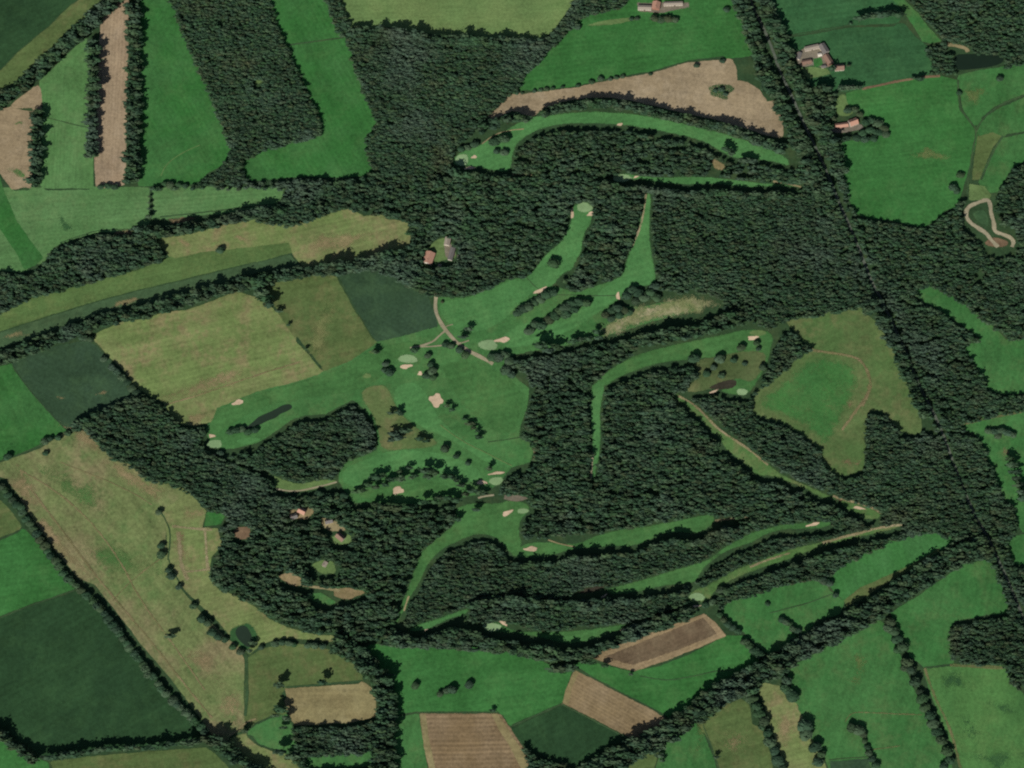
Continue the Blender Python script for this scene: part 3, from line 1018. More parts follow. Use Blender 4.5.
F('greener lower part of the field between wood and road', G('greener_pasture', (60, 106, 54), (56, 100, 52), (76, 106, 60), ang=30, amt=.04, soft=.85), [(816, 351), (840, 356), (857, 361), (862, 378), (860, 395), (852, 408), (842, 425), (836, 446), (826, 456), (818, 443), (800, 429), (783, 419), (768, 415), (754, 409), (758, 395), (775, 382), (790, 370)], 1, feather=11.0, smooth=True)
F('green clearing winding into the eastern wood', LEY, [(918, 291), (930, 287), (943, 293), (958, 303), (975, 315), (993, 330), (1005, 342), (1024, 340), (1024, 391), (1000, 391), (988, 386), (980, 367), (970, 352), (966, 347), (982, 343), (982, 336), (968, 326), (953, 316), (938, 306), (922, 298)])
F('wet green meadow on the right edge below the eastern wood', LEY, [(958, 427), (993, 417), (1024, 411), (1024, 530), (1018, 519), (1013, 504), (1000, 489), (993, 467), (985, 442), (975, 430)])
F('small green plot on the right edge below the wet meadow', LEY, [(1008, 540), (1024, 537), (1024, 562), (1015, 562), (1010, 551)])

for i_, (label, mat, poly, level, kw) in enumerate(FIELDS):
    sheet('field', label, 'field', mat, poly, level, exp=3.2 if level == 0 else 0.0,
          others=[extend(f[2]) for k_, f in enumerate(FIELDS) if k_ != i_ and f[3] == 0], **kw)

# --- the golf course
sheet('rough', 'broad green rough in the middle of the golf course', 'rough', ROUGH, [(205, 430), (215, 406), (256, 389), (300, 378), (322, 370), (350, 358), (363, 349), (376, 341), (400, 336), (437, 326), (434, 305), (437, 296), (463, 297), (476, 294), (491, 287), (506, 279), (514, 278), (530, 276), (545, 283), (560, 287), (575, 292), (600, 284), (622, 276), (655, 270), (657, 282), (640, 286), (625, 296), (610, 306), (640, 306), (660, 302), (690, 300), (704, 302), (704, 310), (680, 315), (650, 323), (620, 333), (580, 343), (552, 350), (530, 352), (512, 356), (510, 372), (530, 388), (528, 408), (521, 427), (520, 437), (530, 442), (534, 452), (531, 463), (512, 468), (500, 484), (481, 495), (451, 500), (416, 505), (371, 503), (352, 504), (338, 482), (338, 471), (346, 461), (361, 456), (376, 449), (377, 439), (373, 424), (363, 409), (353, 401), (338, 408), (326, 415), (306, 416), (291, 421), (271, 436), (256, 444), (236, 449), (222, 450), (210, 446)], 0, smooth=False, feather=1.8)
FW('long fairway curving past the pond to the western green', FAIR_D, [(206, 436), (210, 420), (218, 408), (256, 393), (300, 381), (325, 373), (352, 361), (366, 352), (395, 342), (420, 340), (428, 346), (412, 352), (395, 360), (385, 375), (372, 386), (350, 393), (325, 397), (295, 400), (262, 408), (240, 420), (224, 430), (214, 438)], 1)
FW('fairway running from the lane to the northern green', FAIR, [(440, 318), (437, 300), (463, 298), (490, 288), (512, 278), (527, 277), (537, 264), (549, 249), (560, 243), (566, 229), (571, 219), (571, 207), (577, 202), (590, 201), (594, 210), (592, 224), (587, 230), (583, 242), (583, 252), (576, 262), (574, 270), (562, 275), (553, 288), (535, 292), (518, 306), (505, 322), (480, 334), (460, 334)], 1)
FW('fairway bending up the gap to the long sand path', FAIR, [(646, 192), (653, 192), (650, 230), (652, 252), (656, 267), (657, 282), (647, 288), (637, 286), (622, 296), (607, 308), (590, 320), (570, 332), (545, 343), (515, 350), (495, 346), (505, 330), (530, 320), (560, 318), (590, 302), (600, 290), (612, 279), (622, 275), (624, 265), (629, 250), (637, 232), (642, 207)], 1)
FW('pale fairway running down past the cross shaped bunker', FAIR, [(395, 385), (412, 380), (425, 388), (436, 412), (450, 428), (478, 446), (500, 458), (520, 463), (512, 470), (490, 466), (468, 452), (445, 438), (420, 428), (400, 414), (392, 400)], 1)
FW('broad green fairway right of the cross shaped bunker', FAIR_D, [(440, 362), (470, 360), (500, 370), (526, 392), (522, 412), (516, 430), (505, 436), (488, 430), (470, 412), (455, 396), (445, 380)], 1)
FW('fairway above the row of small trees in the lower middle', FAIR, [(340, 482), (342, 468), (360, 460), (380, 452), (400, 448), (430, 450), (455, 456), (478, 466), (484, 478), (470, 484), (450, 478), (425, 470), (400, 470), (375, 478), (355, 490)], 1)
FW('fairway around the pale bunker in the lower middle', FAIR_D, [(352, 498), (372, 490), (400, 482), (430, 480), (455, 486), (452, 497), (430, 500), (405, 503), (375, 501)], 1)
sheet('rough', 'dry brown rough beside the oak copse on the course', 'rough', G('dry_rough', (88, 104, 62), (80, 100, 58), (108, 106, 72), amt=.05, patch=.8), [(357, 392), (372, 384), (388, 384), (396, 404), (408, 420), (425, 432), (440, 442), (432, 449), (408, 450), (388, 452), (378, 446), (378, 432), (372, 416)], 2, smooth=True, feather=3)
FW('upper fairway arched below the bare brown field', FAIR, [(452, 158), (462, 150), (478, 145), (490, 138), (505, 130), (525, 117), (550, 114), (587, 110), (637, 113), (672, 120), (702, 127), (730, 134), (768, 147), (790, 158), (790, 168), (775, 163), (745, 158), (735, 160), (718, 151), (702, 141), (662, 132), (620, 125), (570, 124), (545, 128), (527, 136), (514, 148), (512, 173), (495, 172), (480, 168), (465, 167), (452, 166)])
FW('thin fairway strip through the northern golf wood', FAIR, [(609, 176), (625, 172), (640, 175), (662, 177), (697, 175), (727, 178), (745, 180), (770, 183), (800, 185), (800, 188), (770, 187), (742, 189), (720, 184), (690, 186), (662, 184), (640, 180), (620, 181)])
FW('fairway below the long dark tree row', FAIR_D, [(592, 384), (605, 371), (622, 361), (634, 355), (642, 352), (672, 344), (707, 337), (725, 333), (737, 330), (752, 328), (768, 330), (775, 336), (772, 350), (768, 365), (760, 380), (750, 394), (742, 397), (718, 393), (724, 384), (738, 376), (728, 366), (714, 358), (690, 361), (672, 362), (652, 366), (632, 373), (615, 380), (607, 388)])
sheet('rough', 'olive rough dotted with dark trees below the fairway', 'rough', G('olive_rough', (80, 94, 58), (72, 88, 52), (98, 100, 66), amt=.05, patch=.8), [(690, 360), (714, 356), (740, 350), (768, 350), (766, 368), (752, 385), (738, 378), (724, 386), (705, 392), (684, 394), (690, 382), (700, 376)], 1, smooth=True, feather=3)
FW('straight narrow fairway running south into the central wood', FAIR, [(591, 382), (606, 380), (605, 392), (601, 409), (602, 434), (601, 454), (598, 467), (594, 484), (589, 479), (590, 467), (592, 446), (589, 421), (590, 399)])
FW('diagonal thin fairway cut through the central wood', FAIR_O, [(671, 395), (677, 391), (687, 399), (697, 406), (710, 416), (720, 429), (730, 434), (745, 445), (760, 455), (778, 471), (793, 479), (811, 486), (833, 496), (853, 501), (868, 506), (882, 513), (880, 520), (868, 521), (860, 516), (843, 509), (838, 500), (820, 499), (805, 489), (783, 481), (768, 476), (757, 478), (747, 467), (737, 459), (724, 449), (719, 439), (707, 429), (702, 421), (692, 413), (684, 404), (674, 400)])
FW('bright fairway wedge below the central wood', FAIR_D, [(505, 556), (525, 541), (550, 541), (575, 544), (597, 534), (620, 528), (642, 526), (675, 520), (702, 514), (713, 513), (716, 520), (712, 527), (697, 535), (682, 533), (662, 534), (652, 541), (630, 548), (620, 547), (587, 549), (572, 550), (552, 557), (527, 559)])
FW('fairway hooked around the oval wood in the lower middle', FAIR_D, [(453, 507), (476, 501), (498, 503), (512, 498), (530, 503), (531, 512), (521, 520), (520, 534), (524, 546), (512, 557), (502, 544), (491, 536), (476, 535), (461, 541), (446, 548), (434, 558), (426, 570), (423, 578), (418, 588), (411, 598), (408, 608), (403, 614), (398, 624), (394, 626), (396, 618), (401, 601), (406, 591), (411, 576), (414, 567), (419, 557), (421, 550), (441, 534), (456, 521)])
FW('short fairway at the foot of the oval wood', FAIR, [(404, 631), (416, 624), (436, 618), (456, 611), (474, 605), (466, 616), (451, 619), (441, 624), (426, 631), (412, 633)])
FW('curved fairway above the southern tree belt', FAIR_D, [(483, 624), (500, 620), (512, 630), (537, 631), (575, 630), (607, 626), (630, 622), (622, 631), (607, 634), (597, 640), (577, 644), (567, 645), (545, 640), (527, 636), (500, 633), (484, 633)])
FW('slanting fairway between two wooded ridges', FAIR_D, [(604, 588), (627, 583), (652, 576), (677, 568), (702, 561), (712, 556), (724, 546), (737, 539), (752, 531), (768, 527), (783, 523), (805, 522), (830, 519), (833, 526), (818, 530), (788, 530), (768, 534), (752, 544), (734, 549), (720, 556), (707, 566), (700, 576), (695, 584), (682, 585), (662, 587), (642, 592), (622, 595), (609, 595)])
FW('tan ended fairway running up towards the road', FAIR_O, [(685, 603), (690, 590), (710, 583), (730, 571), (750, 563), (768, 556), (793, 547), (823, 541), (850, 533), (878, 526), (903, 522), (904, 527), (878, 534), (843, 542), (818, 549), (793, 559), (768, 567), (745, 575), (730, 582), (715, 592), (712, 600), (700, 604)])
sheet('rough', 'bleached sandy rough between the two dark tree rows', 'rough', G('bleached_grass', (140, 134, 104), (112, 118, 78), (160, 148, 120), amt=.05, patch=1.0, soft=.85, grain=.2), [(588, 334), (608, 319), (634, 304), (660, 297), (686, 291), (712, 295), (728, 304), (712, 312), (688, 318), (665, 322), (645, 328), (622, 336), (600, 342)], 2, smooth=True, feather=10)
sheet('path', 'grey paved area at the edge of the central wood', 'path', YARD, blob(515, 498, 14, 4, 5), 2, smooth=True, feather=2)
sheet('clearing', 'olive grass strip between the tree rows by the western green', 'clearing', FAIR, [(232, 441), (246, 437), (258, 437), (262, 440), (245, 446)], 1, smooth=True)
sheet('clearing', 'pale green tee lawn in the wood below the oak copse', 'clearing', VERGE, [(272, 474), (282, 478), (298, 484), (310, 480), (336, 478), (338, 484), (320, 489), (300, 493), (282, 492), (274, 488)], 1, smooth=True, feather=2)
sheet('clearing', 'bare earth clearing at the tip of the west wood', 'clearing', EARTH, blob(242, 533, 11, 7), 1, smooth=True, feather=2)
sheet('clearing', 'sandy house plot in the upper village wood', 'clearing', TANPATCH, blob(301, 513, 15, 6.5), 1, smooth=True, feather=2)
sheet('clearing', 'pale lane clearing in the middle of the village wood', 'clearing', TRACK_D, blob(332, 525, 13, 7, 20), 1, smooth=True, feather=2)
sheet('clearing', 'garden around the brown roofed house in the village wood', 'clearing', VERGE, blob(341, 539, 11, 8), 1, smooth=True, feather=2)
sheet('clearing', 'small garden around the white house in the wood', 'clearing', VERGE, blob(325, 567, 13, 8), 1, smooth=True, feather=2)
sheet('clearing', 'tan paddock in the lower village wood', 'clearing', TANPATCH, blob(291, 579, 13, 6.5, 25), 1, smooth=True, feather=2)
R('path', 'thin tan drive between the two village wood clearings', 'path', TRACK_D, [(300, 584), (312, 587), (326, 588), (340, 591)], 3.4, 3, is_open=True)
sheet('clearing', 'round tan riding ring in the village wood', 'clearing', TANPATCH, blob(348, 593, 15, 7), 1, smooth=True, feather=1.5)
sheet('clearing', 'green lawn below the tan paddock in the village wood', 'clearing', LEY, blob(322, 599, 14, 6, 20), 2, smooth=True, feather=2)
sheet('clearing', 'grey green gap in the north west wood', 'clearing', VERGE, blob(258, 82, 5, 2.5), 1, smooth=True, feather=2)
sheet('clearing', 'dry gap in the northern golf wood', 'clearing', TANPATCH, blob(718, 165, 9, 5, 30), 1, smooth=True, feather=3)
sheet('clearing', 'clubhouse lawn and yard among tall trees', 'clearing', VERGE, [(421, 265), (426, 252), (434, 240), (443, 237), (449, 238), (455, 247), (458, 258), (449, 260), (436, 263)], 1, smooth=True, feather=1.5)
sheet('yard', 'grey paved yard between the clubhouse and its outbuildings', 'yard', YARD, [(443, 241), (449, 239), (454, 248), (457, 256), (450, 259), (445, 258), (444, 250)], 2, smooth=True, feather=1.5, is_open=False)
sheet('yard', 'pale gravel farmyard beside the long road', 'yard', YARD, [(793, 54), (810, 44), (822, 43), (826, 54), (832, 68), (822, 68), (812, 66), (803, 68), (798, 64)], 2, feather=1.5, is_open=False)
sheet('lawn', 'green lawn in the middle of the grey farmyard', 'lawn', BRIGHT2, [(812, 58), (822, 57), (824, 65), (814, 68)], 3, feather=1, is_open=False)
sheet('lawn', 'rough grass plot below the grey farmyard', 'lawn', VERGE, [(800, 68), (812, 66), (828, 68), (832, 74), (818, 78), (807, 80)], 2, feather=2, is_open=False)
sheet('yard', 'pale drive in front of the pink roofed house', 'yard', YARD, blob(846, 128, 17, 6, -5), 2, smooth=True, feather=2)
sheet('lawn', 'grass plot left of the pink roofed house', 'lawn', VERGE, [(835, 96), (846, 92), (848, 104), (856, 112), (848, 118), (834, 115)], 1, smooth=True, feather=2)
sheet('yard', 'pale yard of the farm at the top edge', 'yard', YARD, [(636, 2), (690, 2), (690, 8), (660, 14), (638, 12)], 2, feather=2)
sheet('lawn', 'light garden grass left of the farm at the top', 'lawn', VERGE, [(580, 27), (600, 20), (636, 16), (640, 20), (612, 26)], 1, smooth=True, feather=2, is_open=False)

# putting greens: (x, y, rx, ry, label)
for x, y, a, b_, l in [
    (408, 359, 11, 5, 'pale oval putting green above the two tan bunkers'), (488, 345, 11, 6, 'pale round putting green right of the lane'),
    (214.5, 444, 9, 5, 'pale putting green at the western end of the course'), (462, 160, 8, 6.5, 'pale round putting green at the left end of the upper fairway'),
    (584.5, 207.5, 8.5, 6, 'pale putting green at the top of the northern fairway'), (496, 481, 8, 5, 'pale putting green beside the wood and two bunkers'),
    (285, 484, 10, 4, 'pale tee lawn in the wood under the oak copse'), (492, 627, 10, 5.5, 'pale putting green at the left end of the curved fairway'),
    (697, 597, 9, 5, 'pale putting green at the lower end of the tan fairway'), (622, 178, 11, 4.5, 'pale putting green at the start of the thin strip'),
    (742, 392, 7, 4, 'pale putting green below the olive rough'), (523, 511, 7, 3.5, 'pale putting green beside the grey paved area'),
    (367, 376, 5, 3.5, 'small square tee left of the oval green'), (373, 352, 5, 2.5, 'small tee near the dark crop field'),
    (866, 517, 8, 2.6, 'pale tee at the eastern tip of the diagonal fairway'), (758, 333, 9, 4, 'faint green under the eastern end of the tree row')]:
    faint = 'tee' in l or 'faint' in l
    sheet('putting_green', l, 'putting green', VERGE if faint else GREEN, blob(x, y, a, b_, 0, 14, .12), 3, smooth=True, feather=2.0, jit=.1, is_open=False)

# bunkers
CROSS = [(429, 396), (434, 396), (435, 393), (440, 393), (441, 398), (444, 400), (443, 404), (440, 404), (439, 408), (434, 408), (432, 403), (428, 400)]
sheet('bunker', 'cross shaped pale sand bunker in the middle of the course', 'bunker', SAND, CROSS, 3, smooth=True, feather=.6, jit=.1, is_open=False)
for x, y, a, b_, r_, l in [
    (398, 490.5, 7, 4, -15, 'pale sand bunker under the row of small trees'), (482, 482.5, 5, 3, 0, 'sand bunker left of the green beside the wood'),
    (496.5, 473.3, 9, 2, -5, 'long thin sand bunker above the green beside the wood'), (507.5, 513, 7, 2.6, -20, 'sand bunker on the hooked fairway by the paved area'),
    (406, 366.5, 6, 3, -10, 'tan sand bunker directly below the oval green'), (502.5, 340, 8, 3.2, -15, 'tan two lobed bunker right of the round green'),
    (420, 373.5, 3, 2.5, 0, 'tiny sand bunker left of the dark tree clump'), (238, 402.5, 6, 3.2, -25, 'sand bunker on the curve of the western fairway'),
    (212, 436, 4.5, 2, 0, 'small sand bunker above the western green'), (214, 457.5, 3, 3, 0, 'small sand bunker below the western green'),
    (474, 157, 3, 2.3, 0, 'small sand bunker right of the northwestern green'), (470, 168, 6, 2, -10, 'thin sand bunker below the northwestern green'),
    (572.3, 213.5, 2, 6, 8, 'thin upright sand bunker left of the northern green'), (590.5, 214, 4, 2.5, -10, 'sand bunker at the right foot of the northern green'),
    (540, 290.5, 7, 2.6, -25, 'sand bunker where the two fairways meet'), (618, 296, 2.5, 4, 10, 'upright pale tee bunker beside the dark tree clump'),
    (753, 338, 7, 2.3, -4, 'sand bunker at the eastern end of the long tree row'), (714, 391.5, 5, 1.8, -20, 'sand sliver beside the dark heath hollow'),
    (531, 549, 7, 3.2, 5, 'sand bunker at the left end of the bright wedge fairway'), (503.5, 623, 4.5, 2.8, 35, 'sand bunker right of the lower left green'),
    (620, 124.5, 3.5, 1.8, 0, 'tiny sand bunker on the upper fairway'), (636, 177, 3, 1.5, -20, 'tiny sand bunker on the thin northern strip'),
    (624, 629.5, 4, 1.3, -8, 'thin sand bunker at the right end of the curved fairway'), (813, 524.5, 7, 2.2, -12, 'bare sand patch on the slanting fairway near the road'),
    (859, 508, 7, 2, 14, 'bare sand patch near the tip of the diagonal fairway'), (426, 630, 3.5, 1, -15, 'thin sand bunker on the short southern fairway'),
    (604, 596, 5, 1.2, -28, 'thin sand path end beside the slanting fairway'), (697, 606, 6, 1.2, -4, 'thin sand edge below the lower right green')]:
    sheet('bunker', l, 'bunker', SAND, blob(x, y, a, b_, r_, 12, .34), 4, smooth=True, feather=1.0, jit=.1, is_open=False)

# water and a dark flat patch
sheet('pond', 'long dark pond on the western fairway', 'pond', M_WATER, [(230, 434), (238, 430.5), (247, 427), (254, 421), (259, 416.5), (268, 413), (276, 409), (283, 405), (290, 404), (293, 407.5), (288, 411), (280, 414), (276, 418), (267, 421), (260, 425), (250, 428), (241, 433)], 3, smooth=True, feather=.3, jit=.2)
sheet('pond', 'small round dark pond in the dry paddock hedge', 'pond', M_WATER, [(235, 631), (239, 626), (246, 625.5), (251, 633), (254, 645), (248, 648), (242, 643), (237, 638)], 3, smooth=True, feather=.3, jit=.2)
sheet('pond', 'dark woodland pond in the upper right', 'pond', M_WATER2, [(953, 55), (968, 54), (990, 54), (1005, 57), (1002, 64), (985, 68), (965, 70), (955, 70)], 3, smooth=True, feather=.3, jit=.2)  # flat dark green sheet with a slight gloss
sheet('bank', 'lush green bank around the small round pond', 'bank', LUSH, blob(244, 636, 14, 15), 2, smooth=True, feather=3)
sheet('heath', 'dark brown heath hollow beside the golf green', 'heath', HEATH, [(706, 388), (720, 381), (736, 378), (738, 385), (730, 390), (714, 390)], 2, smooth=True, feather=1.5)
sheet('heath', 'brown heather patch beside the slanting fairway', 'heath', HEATH, blob(590, 590, 16, 4, -12), 1, smooth=True, feather=3)

# --- tracks, paths, road
R('road', 'long straight grey road running down the right side', 'road', ROAD, [(741, -130), (748, -5), (757, 15), (770, 42), (780, 72), (790, 92), (800, 115), (808, 132), (818, 152), (828, 175), (836, 196), (853, 234), (863, 259), (873, 285), (883, 302), (893, 325), (903, 345), (910, 362), (918, 384), (928, 402), (938, 422), (946, 442), (953, 462), (960, 480), (968, 500), (976, 518), (988, 537), (996, 555), (1010, 585), (1026, 625), (1080, 760)], 3.4, 2, jit=.1, hard=.7, is_open=False)
R('lane', 'gravel lane winding from the clubhouse across the course', 'lane', TRACK, [(440, 264), (438, 274), (437, 285), (436, 297), (435, 310), (440, 322), (447, 332), (456, 342), (468, 351), (481, 357), (493, 364)], 4.0, 5, jit=.1, hard=.8)
R('path', 'thin forked path left of the gravel lane', 'path', TRACK, [(445, 331), (439, 336), (433, 342), (421, 346), (410, 348)], 2.3, 5, jit=.1)
R('path', 'thin straight path across to the gravel lane', 'path', TRACK, [(418, 346.5), (430, 346.8), (446, 345)], 2.0, 4, jit=.1)
R('path', 'short stub path right of the gravel lane', 'path', TRACK, [(456, 343), (462, 343), (469, 340.5)], 1.8, 4, jit=.1)
R('path', 'stub path at the upper bend of the gravel lane', 'path', TRACK, [(444, 328), (448, 325.5), (453, 324.5)], 1.2, 4, jit=.1)
R('path', 'sandy path along the left side of the northern gap', 'path', SANDY, [(646, 194), (644.5, 208), (641, 225), (636, 238), (632, 248)], 2.6, 4, jit=.2)
R('path', 'sandy path end at the foot of the straight fairway', 'path', TRACK, [(593, 453), (592, 465), (591, 478)], 2.4, 4, jit=.2)
R('path', 'sandy strip along the upper edge of the diagonal fairway', 'path', SANDY, [(678, 396), (692, 403), (702, 412), (713, 424), (722, 432), (735, 440), (752, 452), (768, 465)], 3.0, 4)
R('path', 'bare sandy strip on the eastern tip of the diagonal fairway', 'path', SANDY, [(833, 496), (845, 500), (858, 503), (870, 507), (881, 513)], 3.0, 4)
R('path', 'sandy strip at the upper end of the tan ended fairway', 'path', SANDY, [(822, 543), (850, 535.5), (880, 527.5), (902, 524.5)], 3.4, 4)
R('path', 'short sandy strip in the middle of the tan ended fairway', 'path', SANDY, [(750, 567), (770, 559), (790, 553)], 2.6, 4)
R('path', 'sandy loop track around a small meadow on the right', 'path', TRACK, [(998, 247), (991, 240), (986, 233), (978, 228), (968, 221), (965.5, 213), (968, 207), (978, 202.5), (988, 199), (990.5, 205), (990.8, 213), (994, 223), (994, 231), (1001, 234), (1010, 237), (1014, 242), (1012, 247)], 5.0, 3)
OPEN.append((np.array((958, 194)), np.array((1022, 254)), [(960, 212), (963, 202), (976, 197), (992, 195), (995, 206), (999, 224), (1012, 231), (1019, 240), (1015, 251), (985, 252), (978, 236), (964, 226)]))
sheet('clearing', 'small green meadow inside the sandy loop track', 'clearing', DAMP, [(971, 212), (986, 208), (990, 222), (988, 229), (974, 219)], 2, smooth=True, feather=1.5)
sheet('clearing', 'bare sandy end of the loop track by the wood', 'clearing', EARTH, [(982, 243), (992, 236), (1002, 238), (1010, 242), (1006, 248), (990, 248)], 2, smooth=True, feather=2)
R('path', 'thin sandy path at the edge of the wedge fairway', 'path', TRACK_D, [(548, 540), (560, 544), (575, 547)], 1.6, 4)
R('path', 'thin sandy path right of the wedge fairway', 'path', TRACK_D, [(715, 521), (730, 519), (748, 517)], 2.4, 4, is_open=True)
R('path', 'thin sand path by the upper left fairway', 'path', TRACK_D, [(482, 144), (495, 134), (512, 130), (524, 129)], 1.4, 4)
R('path', 'pale strip in the northern golf wood', 'path', TRACK_D, [(512, 174.5), (522, 174), (532, 175)], 2.0, 4, is_open=True)
R('path', 'sandy path leading to the road from the thin strip', 'path', TRACK_D, [(773, 181.5), (785, 183), (801, 187)], 2.4, 4, is_open=True)
R('path', 'light path across the tee lawn in the wood', 'path', TRACK, [(276, 489), (287, 491), (300, 491), (318, 487), (337, 482)], 2.0, 4)
R('path', 'short pale path above the hooked fairway', 'path', TRACK, [(478, 498), (486, 496), (494, 495)], 2.2, 4)
R('path', 'pale track at the end of the bright pasture corner', 'path', TRACK_D, [(534, 449), (535, 455), (534, 462)], 2.6, 4)
R('path', 'faint mown path down the pale fairway', 'path', VERGE, [(440, 425), (460, 440), (480, 450), (500, 460), (512, 466)], 1.2, 4)
R('path', 'dirt footpath in the hooked fairway corner', 'path', TRACK_D, [(409, 596), (406, 604), (404, 611)], 2.0, 4)
R('track', 'worn tan track across the field between wood and road', 'track', WORN, [(812, 350), (832, 353), (856, 357), (864, 364), (870, 378), (871, 388), (864, 400), (852, 416), (842, 430)], 4.5, 3, hard=.3)
R('track', 'faint tan track up the field beside the copse', 'track', WORN, [(870, 384), (868, 394), (862, 406)], 6, 4, hard=.2)
R('track', 'tan track along the top of the wet meadow', 'track', FAINT, [(948, 427), (965, 424), (985, 419), (1005, 415), (1040, 408)], 3.6, 3)
R('track', 'brown track under the dark field towards the pond', 'track', EARTH, [(862, 89), (885, 84), (905, 80), (925, 77), (940, 76)], 3.2, 3)
R('track', 'sandy lane past the woodland pond', 'track', TRACK_D, [(945, 44), (957, 46), (966, 48), (968, 52)], 5, 3, is_open=True)
R('track', 'brown track along the eastern hedgerow', 'track', FAINT, [(925, 668), (930, 685), (938, 704), (948, 724), (955, 745), (960, 768), (985, 860)], 4.0, 3, hard=.3)
R('track', 'tan path under the square eastern copse', 'track', FAINT, [(950, 665), (965, 666), (985, 667), (1004, 668)], 4.0, 3)
R('track', 'brown cow path across the mottled pasture', 'track', FAINT, [(845, 722), (850, 714), (858, 712), (875, 713), (900, 714), (922, 715)], 1.8, 3, hard=.3)
R('track', 'faint brown line low in the mottled pasture', 'track', FAINT, [(870, 750), (885, 748), (900, 746)], 1.6, 3, hard=.3)
R('track', 'worn diagonal line across the wide dry meadow', 'track', WORN, [(60, 462), (85, 472), (110, 482), (135, 494), (152, 505)], 1.6, 3, hard=.3)
R('track', 'lush green crossing line in the dry meadow', 'track', WORN, [(113, 601), (122, 590), (135, 578), (150, 566), (165, 556)], 1.6, 3, hard=.3)
R('track', 'tan farm track beside the southern ditch', 'track', TRACK_D, [(229, 736), (238, 730), (246, 722), (256, 719)], 2, 3)
R('track', 'curving tractor track in the tall green wedge field', 'track', VERGE, [(161, 176), (165, 166), (174, 158), (188, 150), (200, 145)], 1.2, 2, hard=.3)
R('track', 'faint path in the field below the brown parallelogram', 'track', DITCH, [(640, 676), (665, 681), (690, 677), (715, 671), (735, 670)], 1.2, 2, hard=.3)
R('track', 'dark furrow edge along the slanting brown field', 'track', DITCH, [(562, 704), (587, 717), (612, 730), (633, 742)], 1.6, 3)
R('track', 'dark furrow edge above the dark green block', 'track', DITCH, [(512, 726), (536, 715), (561, 704)], 1.6, 3)
for l, ln, w_ in [
    ('thin ditch across the light green strip field', [(44, 117), (60, 121), (75, 125), (90, 128)], 1.8),
    ('thin ditch across the green dog leg field', [(288, 45), (305, 43), (325, 40), (343, 38)], 3.0),
    ('dark hedge ditch between the pale green meadows', [(150, 190), (150, 204), (150, 218)], 2.0),
    ('thin dark hedge line under the pale green meadow', [(160, 217), (190, 214), (225, 210), (256, 206), (276, 204)], 2.6),
    ('hedge line below the bottom of the wide pale meadow', [(60, 243), (80, 236), (100, 229.5), (134, 229.5)], 1.6),
    ('ditch between the two long western strips', [(0, 332), (50, 316), (95, 302), (140, 290), (175, 282), (215, 272), (256, 262)], 1.6),
    ('field edge between the two dark green fields', [(786, 36), (815, 31), (850, 25)], 2.0),
    ('ditch forking down the right hand pastures', [(958, 80), (958, 92), (960, 108), (970, 122), (977, 130), (973, 150), (969, 172), (967, 194)], 3.4),
    ('curving ditch from the right edge to the fork', [(1040, 90), (1010, 100), (993, 109), (981, 121), (976, 132)], 3.2),
    ('ditch beside the tan finger of dry grass', [(1003, 136), (995, 148), (987, 165), (981, 180)], 4.0),
    ('thin ditch crossing the meadow above the diagonal belt', [(770, 613), (790, 608), (812, 602), (832, 594)], 1.8),
    ('dark field line between dark and bright western fields', [(12, 365), (25, 385), (45, 408), (66, 430)], 1.4),
    ('thin boundary between the bright and slate western fields', [(0, 461), (25, 452), (50, 441), (66, 431)], 1.8),
    ('field line above the very large dark field', [(0, 617), (30, 605), (60, 595), (76, 589)], 1.6),
    ('hedge ditch through the dry paddock', [(158, 508), (170, 527), (170, 545), (168, 560)], 2.4),
    ('lush ditch running south from the small round pond', [(246, 654), (247, 680), (247, 700), (245, 716)], 5.5),
    ('thin hedge line above the tan mown field', [(286, 687), (315, 685), (345, 682), (362, 681)], 2.0),
    ('dark gully line crossing the northern fairway', [(525, 275), (530, 282), (538, 289)], 1.4),
    ('dark ditch across the two middle fairways', [(556, 295), (580, 295.5), (600, 296), (616, 295.5)], 1.6),
    ('thin ditch line at the right of the broad fairway', [(488, 442), (505, 440), (522, 437)], 1.6),
    ('fence line in the green field at the bottom', [(703, 725), (710, 742), (719, 768), (730, 800)], 1.6),
    ('dark line under the mottled pasture', [(829, 760), (848, 758), (868, 757)], 1.8)]:
    R('ditch', l, 'ditch', DITCH, ln, w_ * .8, 3, hard=.3)

for l, ln, w_ in [
    ('pale worn line down the left side of the fenced paddock', [(178, 532), (180, 545), (180, 558), (184, 572), (188, 580)], 5),
    ('pale worn line along the top of the fenced paddock', [(172, 526), (185, 528), (200, 529), (212, 530)], 3.2),
    ('pale worn line down the right side of the fenced paddock', [(205, 531), (206, 545), (207, 560), (208, 570)], 3.2),
    ('pale worn line across the middle of the lower paddock', [(184, 572), (196, 571), (210, 569)], 2.6),
    ('faint wheel track through the upper dry meadow', [(20, 470), (55, 490), (90, 520), (120, 560), (140, 600), (170, 640), (205, 690)], 2.0),
    ('faint wheel track along the western hedge of the dry meadow', [(30, 488), (62, 530), (95, 575), (120, 605), (150, 640), (185, 685), (212, 718)], 2.4),
    ('faint worn line across the large dry field', [(165, 405), (190, 398), (220, 388), (260, 374), (300, 362)], 2.0)]:
    R('track', l, 'track', SANDY if w_ > 2.5 else WORN, ln, w_ * 1.3, 3, hard=.3)

